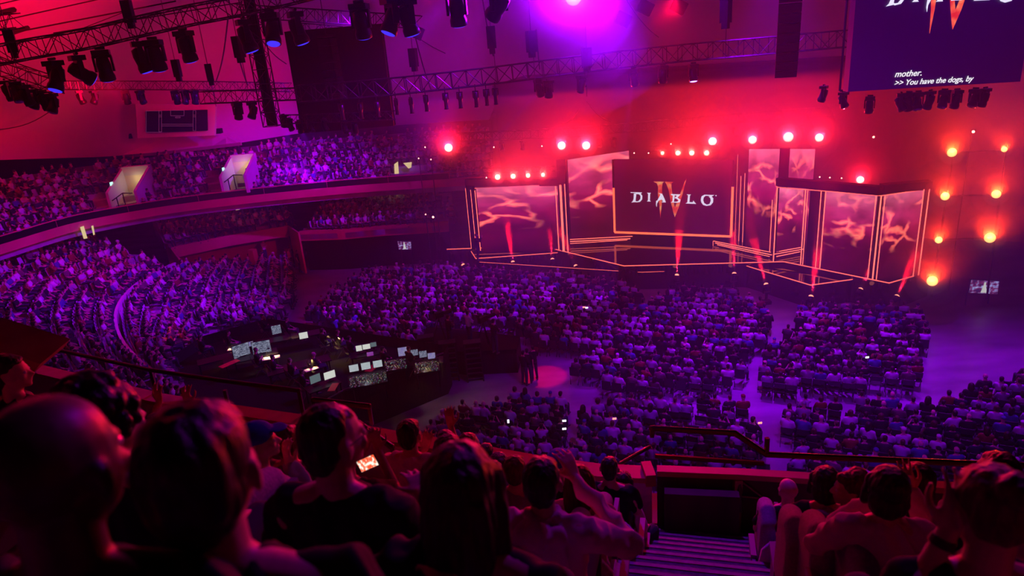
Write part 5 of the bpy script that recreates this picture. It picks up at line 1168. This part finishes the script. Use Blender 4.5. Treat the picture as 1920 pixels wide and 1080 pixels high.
def table(px, py, w, dpt, label, rot=0):
    p = G(px, py, MZ + .74); k = (p - CAMV).length / F_PX; rz = facecam(p) + rot; o = empty('desk', up(p, MZ), rz=rz, label=label, cat='desk', group='desks on the mixing platform'); w *= k
    mb = MB(); mb.box((0, 0, .72), (w, dpt, .04)); mb.obj('desk_top', M['fixture'], o)
    for sx in (-1, 1):
        for sy in (-1, 1): mb = MB(); mb.box((sx * w * .46, sy * dpt * .42, .35), (.05, .05, .70)); mb.obj('leg', M['fixture'], o)
for px, py, w, dp, lb, r_ in [(470, 668, 90, .8, 'desk under the two tiled monitors', 0), (540, 632, 110, .7, 'desk along the far edge with the white laptop screen', -.05), (688, 662, 60, .7, 'desk under the three small tablets', 0), (785, 678, 90, .7, 'desk behind the right console', -.1), (605, 722, 60, .7, 'desk under the grey and the pale monitor', .3), (560, 684, 110, .8, 'wide desk with warm lit papers in the middle of the platform', .1), (405, 672, 60, .7, 'desk with red-lit folders at the left end of the platform', 0)]: table(px, py, w, dp, lb, r_)
M['paper'] = mat('paper', (.8, .75, .6), .8); M['redfolder'] = mat('red_folder', (.6, .05, .05), .6)
for i, (px, py, w, h, m_, lb) in enumerate([(437, 655, .5, .3, 'paper', 'warm lit papers left of the tilted monitor'), (508, 671, .8, .35, 'paper', 'brightly lit papers below the tiled monitors'), (584, 692, .6, .3, 'paper', 'warm lit papers in the middle of the platform'), (430, 682, .9, .35, 'redfolder', 'red folder on the left desk of the platform'), (700, 688, .9, .35, 'redfolder', 'red folder behind the three-screen console'), (625, 726, .7, .3, 'redfolder', 'red-lit folder beside the grey monitor'), (694, 664, .45, .3, 'paper', 'pale sheet below the three tablets'), (728, 672, .5, .3, 'paper', 'pale sheet left of the red-dotted controls')]):
    p = G(px, py, MZ + .775); mb = MB(); mb.box((0, 0, 0), (w, h, .02), Matrix.Rotation(.3 * i, 3, 'Z')); o_ = mb.obj('papers' if m_ == 'paper' else 'folder', M[m_]); o_.location = p; tag(o_, lb, 'paper' if m_ == 'paper' else 'folder')
def desk_lamp(px, py, e, lb, col=(1, .62, .2)):
    p = G(px, py, MZ + .77); o = empty('desk_lamp', p, label=lb, cat='lamp', group='small lamps on the mixing platform'); mb = MB(); mb.tube((0, 0, 0), (0, 0, .02), .07, n=10); mb.obj('base', M['fixture'], o); mb = MB(); mb.tube((0, 0, 0), (.03, 0, .34), .01, n=5); mb.tube((.03, 0, .34), (.14, 0, .40), .01, n=5); mb.obj('gooseneck', M['fixture'], o); mb = MB(); mb.cone((.14, 0, .40), (.2, 0, .38), .035, .02, 8); mb.obj('lamp_shade', M['fixture'], o)
    spot('desk_light', p + Vector((.17, 0, .35)), p + Vector((.2, 0, 0)), e * 2.2, col, 120, .6, .03)
for a in [(430, 652, 14, 'small warm lamp by the papers left of the tilted monitor'), (500, 668, 40, 'small warm lamp over the brightest papers'), (578, 688, 22, 'small warm lamp in the middle of the platform'), (630, 646, 30, 'small warm lamp at the platform\'s far edge'), (545, 634, 12, 'small warm lamp left of the white laptop'), (612, 640, 12, 'small warm lamp right of the white laptop'), (816, 684, 14, 'small warm lamp at the right console')]: desk_lamp(*a)
# orange crates / flight case left of the platform
o = empty('flight_case', G(343, 655, 1.2), label='red-lit open flight case left of the mixing platform', cat='case'); mb = MB(); mb.box((0, 0, -.5), (1.3, .8, 1.0)); mb.obj('case_body', M['redfolder'], o); mb = MB(); mb.box((0, .42, .15), (1.3, .06, .45), Matrix.Rotation(-.2, 3, 'X')); mb.obj('lid', M['redfolder'], o)
for s in (-1, 0, 1): mb = MB(); mb.box((s * .5, -.41, -.2), (.08, .03, .12)); mb.obj('latch', M['metal'], o)
spot('case_light', o.location + Vector((.5, -2, 2.5)), o.location, 60, (1, .05, .01), 45, .6, .05)

# camera platform in the middle of the floor
cpz = 1.25; cpp = [G(x, y, cpz) for x, y in [(800, 612), (975, 630), (968, 655), (870, 660), (785, 648)]]
cp_ = empty('camera_platform', cpp[0], label='black camera platform standing in the middle of the floor audience', cat='platform'); mb = MB(); mb.prism([(p.x, p.y) for p in cpp], cpz - .2, cpz); local(mb.obj('deck', M['black'], cp_, fix=True), cp_)
mb = MB(); mb.loft([[up(p, 0) for p in cpp + cpp[:1]], [up(p, cpz - .2) for p in cpp + cpp[:1]]]); local(mb.obj('drape', M['drape'], cp_), cp_)
for px, lb in ((806, 'leftmost'), (846, 'middle'), (892, 'rightmost')):
    p = G(px, 712 if px > 810 else 700, 0); o = empty('equipment_rack', p, rz=facecam(p), label='%s of three tall black equipment racks with red-lit rungs behind the mixing desks' % lb, cat='rack', group='tall racks behind the mixing desks'); mb = MB()
    for s in (-1, 1): mb.box((.38 * s, 0, 1.0), (.06, .5, 2.0))
    mb.box((0, 0, 2.0), (.82, .5, .06)); mb.obj('frame', M['fixture'], o)
    for k in range(7): mb = MB(); mb.box((0, -.2, .2 + k * .26), (.72, .12, .03)); mb.obj('rung', M['rail'], o)
    mb = MB(); mb.box((0, .15, 1.0), (.7, .15, 1.9)); mb.obj('cable_panel', M['black'], o)
# monitors in the distance and beside the stage
M['livepic'] = bpy.data.materials.new('live_picture'); _m = M['livepic']; _m.use_nodes = True; _m.node_tree.nodes.clear(); _t = N(_m, 'ShaderNodeTexCoord'); _n = N(_m, 'ShaderNodeTexNoise'); _n.inputs['Scale'].default_value = 5; _n.inputs['Detail'].default_value = 6; L(_m, _t.outputs['Generated'], _n.inputs[0]); _r = ramp(_m, [(.42, (.03, .01, .06)), (.5, (.18, .02, .10)), (.6, (.25, .25, .6)), (.75, (.8, .8, 1))]); L(_m, _n.outputs['Fac'], _r.inputs[0]); _e = N(_m, 'ShaderNodeEmission'); _e.inputs[1].default_value = 1.0; L(_m, _r.outputs[0], _e.inputs[0]); _o = N(_m, 'ShaderNodeOutputMaterial'); L(_m, _e.outputs[0], _o.inputs[0])
def bigmon(q, Y, lb):
    Q = [AY(x, y, Y) for x, y in q]; o = empty('floor_monitor', Q[3], label=lb, cat='monitor'); local(slab(Q, .12).obj('casing', M['fixture'], o), o); c = (Q[0] + Q[2]) / 2; n = -(Q[1] - Q[0]).cross(Q[3] - Q[0]).normalized(); n = n if n.y < 0 else -n
    q2 = [c + (p - c) * .96 + n * .02 for p in Q]; local(slab(q2, .01).obj('picture', M['livepic'], o), o)
    f = MB(); w = (Q[1] - Q[0]).length; ux = (Q[1] - Q[0]).normalized(); cc = c + n * .035; h = (Q[0] - Q[3]).length
    f.add([cc - ux * w * .04 + Vector((0, 0, h * .25)), cc + ux * w * .02 + Vector((0, 0, h * .25)), cc + ux * w * .10 - Vector((0, 0, h * .42)), cc - ux * w * .12 - Vector((0, 0, h * .42))], [(0, 1, 2, 3)]); f.ball(cc + Vector((0, 0, h * .3)) - ux * w * .01, h * .07, n=8, m=6); local(f.obj('pictured_figure', SM['white'], o), o)
    f = MB()
    for s in (.12, .88): a = Q[3].lerp(Q[2], s) + Vector((0, .35, 0)); f.tube(a, up(a, 0), .04, n=6)
    local(f.obj('stand', M['fixture'], o), o)
bigmon([(1820, 524), (1874, 527), (1871, 552), (1815, 549)], 33.5, 'monitor showing a white figure on the floor right of the stage')
bigmon([(745, 452), (771, 452), (772, 468), (747, 468)], 48, 'small monitor with a live picture on the floor left of the stage')

# ================================================================ THE CROWD
CT = []
TG = {'body': 420, 'shirt': 300, 'trousers': 220, 'hair': 170, 'shoes': 60}; TL = {'body': 120, 'shirt': 90, 'trousers': 60, 'hair': 44, 'shoes': 16}
SPEC = [('short', 'lap', 'short', 'hair_dark'), ('long', 'lap', 'long', 'hair_dark'), ('crop', 'cross', 'short', 'hair_brown'), ('short', 'chin', 'long', 'hair_dark'), ('bob', 'lap', 'short', 'hair_brown'), ('cap', 'lap', 'short', None), ('crop', 'phone', 'short', 'hair_dark'), ('thin', 'cross', 'long', 'hair_grey')]
HN = ['short dark hair', 'long dark hair', 'cropped brown hair', 'chin on hand', 'bobbed hair', 'a cap', 'a raised phone', 'thin grey hair']
LOWV = []
for k, (h, a, sl, hm) in enumerate(SPEC):
    kw = dict(hair=h, arms=a, sleeve=sl, voxel=.024, seed=40 + k, fat=1.0 + .06 * (k % 3), look=(.15 * ((k % 3) - 1), -.05))
    t = build_person(None, targets=TG, **kw); r = link('person', t['body'], M['skin']); r.location = (0, 0, -60); r['category'] = 'person'
    link('shirt', t['shirt'], M['cloth'], r); link('trousers', t['trousers'], M['denim'], r); link('shoes', t['shoes'], M['shoe'], r)
    if 'hair' in t: link('hair', t['hair'], M[hm], r)
    if 'cap' in t: link('cap', t['cap'], M['capcloth'], r)
    if a == 'phone': mb = MB(); S_ = t['_S']; mb.box(S_(0, .37, .69), (.15, .01, .078), Matrix.Rotation(-.3, 3, 'X')); mb.obj('phone', M['fixture'], r)
    CT.append(r)
    t = build_person(None, targets=TL, **kw); V_ = []; F_ = []; MI = []; n0 = 0
    for nm, mi in (('body', 0), ('shirt', 1), ('trousers', 2), ('shoes', 2), ('hair', 3), ('cap', 1)):
        if nm not in t: continue
        me = t[nm]; me.calc_loop_triangles(); co = np.empty(len(me.vertices) * 3, np.float32); me.vertices.foreach_get('co', co); tr = np.empty(len(me.loop_triangles) * 3, np.int32); me.loop_triangles.foreach_get('vertices', tr)
        V_.append(co.reshape(-1, 3)); F_.append(tr.reshape(-1, 3) + n0); MI.append(np.full(len(tr) // 3, mi, np.int32)); n0 += len(co) // 3
    LOWV.append((np.concatenate(V_), np.concatenate(F_), np.concatenate(MI)))
# folding chair
fc = empty('folding_chair', (0, 0, -60)); mb = MB(); mb.box((0, 0, .44), (.43, .42, .04)); mb.obj('seat', M['chair'], fc); mb = MB(); mb.box((0, -.23, .74), (.43, .03, .24), Matrix.Rotation(.15, 3, 'X')); mb.obj('backrest', M['chair'], fc)
for sx in (-1, 1):
    for a, b in (((.2 * sx, -.27, .9), (.2 * sx, .2, 0)), ((.2 * sx, .15, .44), (.2 * sx, -.25, 0))): mb = MB(); mb.tube(a, b, .014, n=5); mb.obj('leg', M['metal'], fc)
def pip(x, y, poly):
    c = False; j = len(poly) - 1
    for i in range(len(poly)):
        if (poly[i][1] > y) != (poly[j][1] > y) and x < (poly[j][0] - poly[i][0]) * (y - poly[i][1]) / (poly[j][1] - poly[i][1]) + poly[i][0]: c = not c
        j = i
    return c
BLK = {'left rear': [(572, 572), (640, 520), (690, 500), (800, 490), (900, 497), (1010, 503), (1105, 510), (1190, 530), (1210, 548), (1160, 598), (1115, 636), (1000, 630), (960, 600), (800, 580), (770, 640), (640, 612)],
       'centre': [(1228, 548), (1300, 527), (1375, 537), (1450, 572), (1445, 600), (1400, 655), (1372, 700), (1230, 712), (1080, 688), (1076, 652), (1110, 618), (1170, 590)],
       'right': [(1490, 592), (1505, 560), (1600, 556), (1738, 570), (1742, 612), (1728, 700), (1600, 706), (1432, 705), (1425, 680), (1445, 640)],
       'near left': [(862, 752), (960, 722), (1062, 725), (1068, 760), (1035, 850), (1010, 890), (700, 880), (760, 830), (800, 790)],
       'near centre': [(1086, 762), (1150, 735), (1300, 733), (1400, 745), (1425, 790), (1440, 862), (1400, 880), (1062, 884), (1072, 800)],
       'near right': [(1460, 752), (1560, 735), (1720, 735), (1790, 735), (1850, 702), (1925, 680), (2000, 665), (2000, 905), (1490, 895), (1478, 830)]}
SH = [((.02, .02, .025), 'black'), ((.025, .025, .03), 'black'), ((.03, .035, .06), 'navy'), ((.05, .05, .055), 'charcoal'), ((.66, .64, .70), 'white'), ((.30, .30, .34), 'grey'), ((.08, .09, .30), 'blue'), ((.45, .42, .55), 'pale'), ((.22, .04, .035), 'red'), ((.14, .11, .10), 'brown')]
SEATS = []; rr_ = random.Random(11)
for bn, poly in BLK.items():
    row = 0
    for iv in range(60):
        v = 3.0 + iv * .86; line = []
        for iu in range(110):
            u = -26 + iu * .54; p = UVP(u + (.12 if iv % 2 else 0), v, 1.2); x, y, d = proj(p)
            if pip(x, y, poly): line.append((p, d))
        if line:
            row += 1
            for k, (p, d) in enumerate(line): SEATS.append([bn, row, k + 1, up(p, 0), d, math.atan2(-VS.y, -VS.x) - PI / 2])
nrow = {b: max([s[1] for s in SEATS if s[0] == b] or [1]) for b in BLK}
for s in SEATS: s[1] = nrow[s[0]] + 1 - s[1]       # count rows from the back
SEATS.sort(key=lambda s: s[4])
FAR = []; cnt = 0; chairs = 0
NIND = 262
ORW = ['back', '2nd', '3rd'] + ['%dth' % k for k in range(4, 40)]
for bn, rw, k, p, d, rz in SEATS:
    occ = rr_.random() < (.9 if 'near' in bn else .93); T_ = rr_.randrange(8); T_ = 0 if T_ == 6 and rr_.random() < .75 else T_; c, cn = SH[rr_.choice([0, 1, 2, 3, 4, 4, 5, 6, 7, 7, 8, 9])]
    j = rr_.uniform(-.45, .45); p = p + Vector((rr_.uniform(-.07, .07), rr_.uniform(-.09, .09), 0)); q = p + Vector((rr_.uniform(-.03, .03), rr_.uniform(-.05, .05), .46))
    if chairs < 300: chairs += 1; dup(fc, loc=p, rot=(0, 0, rz), label='dark folding chair, seat %d in row %s of the %s floor block' % (k, ORW[rw - 1], bn), group='folding chairs on the floor')
    else: FAR.append(('c', p, rz, 1, 0, c))
    if not occ: continue
    sc = rr_.uniform(.90, 1.09)
    if cnt < NIND:
        cnt += 1; dup(CT[T_], loc=q, rot=(0, 0, rz + j), label='person, %s top, %s, seat %d, row %s, %s block' % (cn, HN[T_], k, ORW[rw - 1], bn), group='seated floor audience', color=(*c, 1), scale=sc)
    else: FAR.append(('p', q, rz + j, sc, T_, c))
# rows on the tiers
def face(p, w=.65, n=None):
    t = (UVP(2, 0) - p); t.z = 0; t.normalize(); d = t if n is None else (t * w + n * (1 - w)).normalized(); return math.atan2(d.y, d.x) - PI / 2
def seat_rows(nm, occ, k0=0, k1=99, step=.56, skip=lambda p, x, y: False, aisle=14, drop=.45):
    rows = ROWS[nm]
    for k in range(len(rows) - 1):
        if k < k0 or k > k1: continue
        pts = resample([a.lerp(b, .5) for a, b in zip(rows[k], rows[k + 1])], step=step); z = rows[k][0].z
        for i, p in enumerate(pts):
            if aisle and i % aisle in (0, 1): continue
            x, y, d = proj((p.x, p.y, p.z + 1)); 
            if d < 3 or x < -60 or x > 1980 or y > 830 or skip(p, x, y): continue
            pp = resample_z(rows[k], p, k, rows); rz = face(pp)
            FAR.append(('s', pp, rz, 1, 0, (.1, .1, .1)))
            if rr_.random() < occ: T_ = rr_.randrange(8); T_ = 0 if T_ == 6 else T_; FAR.append(('p', pp + Vector((0, 0, drop)), rz + rr_.uniform(-.3, .3), rr_.uniform(.90, 1.09), T_, SH[rr_.choice([0, 2, 3, 4, 4, 5, 6, 7, 7, 8, 9])][0]))
def resample_z(row, p, k, rows):
    return up(p, min(row, key=lambda q: (q.x - p.x) ** 2 + (q.y - p.y) ** 2).z)
TUN = [(160, 330, 262, 400), (375, 300, 462, 372), (728, 290, 800, 340)]
def intun(p, x, y): return any(a < x < c and b < y < d for a, b, c, d in TUN)
seat_rows('trim_1', .93, 0, 6, skip=intun, aisle=20)
seat_rows('trim_3', .93, aisle=18); seat_rows('trim_5', .93, aisle=0)
seat_rows('trim_7', .9, aisle=15, skip=lambda p, x, y: pip(x, y + 10, [(300, 700), (316, 650), (385, 600), (505, 590), (540, 610), (560, 900), (300, 900)]))
seat_rows('trim_8', .9, aisle=13)
# merge the far audience into one uncountable object
VV, FF, MM, CC = [], [], [], []; n0 = 0
cv = np.array([(-.22, -.2, .42), (.22, -.2, .42), (.22, .2, .42), (-.22, .2, .42), (-.22, -.22, .46), (.22, -.22, .46), (.2, -.3, .92), (-.2, -.3, .92), (-.2, -.26, 0), (-.16, -.26, 0), (.2, -.26, 0), (.16, -.26, 0)], np.float32)
cf = np.array([(0, 1, 2), (0, 2, 3), (4, 5, 6), (4, 6, 7), (0, 9, 8), (1, 10, 11)], np.int32)
SV, SF, SMI, SN = [], [], [], 0
for kd, p, rz, sc, T_, c in FAR:
    cs_, sn_ = math.cos(rz), math.sin(rz); Rz = np.array([[cs_, sn_, 0], [-sn_, cs_, 0], [0, 0, 1]], np.float32)
    if kd == 'p':
        v, f, mi = LOWV[T_]; w = (v * sc) @ Rz + np.array(p, np.float32); VV.append(w); FF.append(f + n0); MM.append(mi); CC.append(np.tile(np.array((*c, 1), np.float32), (len(v), 1))); n0 += len(v)
    else: w = cv @ Rz + np.array(p, np.float32); SV.append(w); SF.append(cf + SN); SMI.append(np.full(len(cf), 0 if kd == 'c' else 1, np.int32)); SN += len(cv)
def bigmesh(name, V_, F_, MI, mats, cols=None):
    V_, F_, MI = np.concatenate(V_), np.concatenate(F_), np.concatenate(MI); me = bpy.data.meshes.new(name); me.vertices.add(len(V_)); me.vertices.foreach_set('co', V_.ravel()); me.loops.add(F_.size); me.loops.foreach_set('vertex_index', F_.ravel()); me.polygons.add(len(F_))
    me.polygons.foreach_set('loop_start', np.arange(0, F_.size, 3, dtype=np.int32)); me.polygons.foreach_set('material_index', MI); me.update(calc_edges=True)
    if cols is not None: at = me.color_attributes.new('cloth_colour', 'FLOAT_COLOR', 'POINT'); at.data.foreach_set('color', np.concatenate(cols).ravel()); me.polygons.foreach_set('use_smooth', [True] * len(F_))
    return link(name, me, mats)
cm = mat('crowd_cloth', (.3, .3, .3), .85, spec=.2); ca = N(cm, 'ShaderNodeAttribute'); ca.attribute_name = 'cloth_colour'; L(cm, ca.outputs['Color'], BS(cm).inputs['Base Color'])
tag(bigmesh('audience', VV, FF, MM, [M['skin'], cm, M['denim'], M['hair_dark']], CC), 'thousands of seated people filling the floor, the bowl and the balconies', 'audience', kind='stuff')
tag(bigmesh('audience_seating', SV, SF, SMI, [M['chair'], M['seat']]), 'rows of seats under the distant audience', 'seating', kind='stuff')
print('CROWD', len(SEATS), cnt, chairs, len(FAR), n0)

# standing staff and crew
ST = {}
for k, a in enumerate(('down', 'cross', 'phone')):
    t = build_person(None, hair='short', arms=a, legs='stand', voxel=.02, seed=60 + k, sleeve='long' if k else 'short', targets={'body': 700, 'shirt': 500, 'trousers': 400, 'hair': 250, 'shoes': 90})
    r = link('person', t['body'], M['skin']); r.location = (0, 0, -60); r['category'] = 'person'
    link('shirt', t['shirt'], M['cloth'], r); link('trousers', t['trousers'], M['denim'], r); link('shoes', t['shoes'], M['shoe'], r); link('hair', t['hair'], M['hair_dark'], r); ST[k] = r
def stand(px, py, z, k, lb, c=DK_, rz=None, sc=1): p = G(px, py, z); dup(ST[k], loc=p + Vector((0, 0, .90 * sc)), rot=(0, 0, face(p) if rz is None else rz), label=lb, color=(*c, 1), group=None, scale=sc)
stand(992, 718, 0, 0, 'person in black standing left in the pair beside the red floor patch', rz=-.2); stand(1003, 712, 0, 1, 'person in black standing right in the pair beside the red floor patch', rz=.4)
stand(897, 488, ZD, 2, 'dark figure standing at the left portal of the stage', rz=-1.6, sc=1.05)
for i, (x, y, z, k, c, lb) in enumerate([(548, 505, 0, 0, WH, 'person in white standing at the bowl\'s far corner'), (556, 500, 0, 1, DK_, 'dark person standing at the bowl\'s far corner'), (540, 512, 0, 1, (.12, .13, .35), 'person in blue standing nearest the bowl at the far corner'), (564, 510, 0, 0, DK_, 'person in dark clothes standing right of the one in white'), (583, 498, 0, 0, DK_, 'person standing alone before the black wall, left one'), (592, 500, 0, 2, WH, 'person in a pale top before the black wall'), (660, 487, 0, 0, DK_, 'person standing before the black wall left of the small monitor'), (500, 490, .6, 1, WH, 'person in white standing in the entrance below the bowl'), (985, 722, 0, 1, DK_, 'person half hidden left of the standing pair')]): stand(x, y, z, k, lb, c)
CREW = [(385, 665, 0, 'standing at the left end of the mixing platform'), (500, 622, 3, 'at the far corner of the mixing platform'), (545, 628, 0, 'leaning at the far edge of the platform, left one'), (612, 652, 3, 'sitting at the middle of the far edge of the platform'), (640, 655, 2, 'sitting beside the warm lamp at the far edge'), (489, 690, 2, 'in front of the tiled monitors'), (520, 705, 0, 'sitting before the brightly lit papers'), (552, 712, 2, 'with a red-lit head in the middle of the platform'), (596, 700, 7, 'bald-looking, behind the grey monitor'), (575, 735, 0, 'close to the grey monitor with a red-lit arm'), (724, 690, 3, 'between the two consoles'), (772, 690, 2, 'before the three small monitors'), (437, 655, 0, 'with a red-lit head left of the tilted monitor'), (662, 668, 0, 'with a headset left of the three tablets')]
for i, (x, y, t, lb) in enumerate(CREW):
    p = G(x, y + 14, MZ); dup(CT[t], loc=up(p, MZ + .55), rot=(0, 0, face(p) + rr_.uniform(-.4, .4)), label='crew person ' + lb, color=(*DK_, 1), group='crew on the mixing platform')
    dup(fc, loc=up(p, MZ + .08), rot=(0, 0, face(p)), label='chair of the crew person ' + lb, group='crew chairs')
for x, y, c, lb in [(877, 596, WH, 'person in a white cap on the camera platform'), (840, 604, DK_, 'dark person on the camera platform left of the white cap'), (925, 612, DK_, 'camera operator on the right of the camera platform')]:
    p = G(x, y, cpz + 1.4); p = up(p, cpz); dup(ST[1], loc=p + Vector((0, 0, .9)), rot=(0, 0, face(p)), label=lb, color=(*c, 1))
def bcam(px, py, lb):
    p = up(G(px, py, cpz + 1.5), cpz); o = empty('broadcast_camera', p, rz=face(p), label=lb, cat='camera'); mb = MB(); mb.box((0, 0, 1.55), (.22, .5, .28)); mb.obj('body', M['fixture'], o); mb = MB(); mb.tube((0, .25, 1.55), (0, .75, 1.55), .09, .11, 12); mb.obj('lens', M['fixture'], o); mb = MB(); mb.box((0, -.3, 1.78), (.2, .06, .14)); mb.obj('viewfinder', M['fixture'], o)
    for k in range(3): a = 2 * PI * k / 3; mb = MB(); mb.tube((0, 0, 1.35), (.5 * math.cos(a), .5 * math.sin(a), 0), .03, n=6); mb.obj('tripod_leg', M['fixture'], o)
bcam(905, 600, 'broadcast camera on a tripod, right on the camera platform'); bcam(822, 592, 'broadcast camera on a tripod, left on the camera platform')
spot('floor_patch', G(1020, 700, 0) + Vector((.5, 3, 9)), G(1022, 705, 0), 5000, (1, .001, .01), 14, .4, .1)

PHW = glow('phone_screen_white', (.9, .85, 1.0), 2.0); PHR = glow('phone_screen_red', (1.0, .25, .2), 2.0)
for k, (x, y, m_, lb) in enumerate([(953, 790, PHW, 'tiny lit phone held upright in the near left block'), (1058, 789, PHW, 'tiny lit phone, upper one of two at the near left block\'s edge'), (1058, 804, PHW, 'tiny lit phone, lower one of two at the near left block\'s edge'), (1425, 793, PHR, 'tiny red-lit phone held over the near centre block\'s right end'), (1152, 785, PHR, 'tiny red-lit phone in the middle of the near centre block'), (1100, 577, PHW, 'tiny lit phone in the left rear block near its right edge'), (1480, 525, PHW, 'tiny white light behind the right block'), (1626, 670, PHW, 'tiny lit phone in the right block'), (1095, 576, PHR, 'tiny red-lit phone in the left rear block')]):
    p = G(x, y, 1.25); mb = MB(); mb.box((0, 0, 0), (.08, .012, .15) if k == 0 else (.15, .012, .08)); o_ = mb.obj('phone', m_); o_.location = p; tag(o_, lb, 'phone', 'lit phones in the crowd')

# templates are done with
for _o in [o for o in COL.objects if o.location.z < -50 and o.parent is None]:
    for c in list(_o.children):
        for g in list(c.children): bpy.data.objects.remove(g)
        bpy.data.objects.remove(c)
    bpy.data.objects.remove(_o)
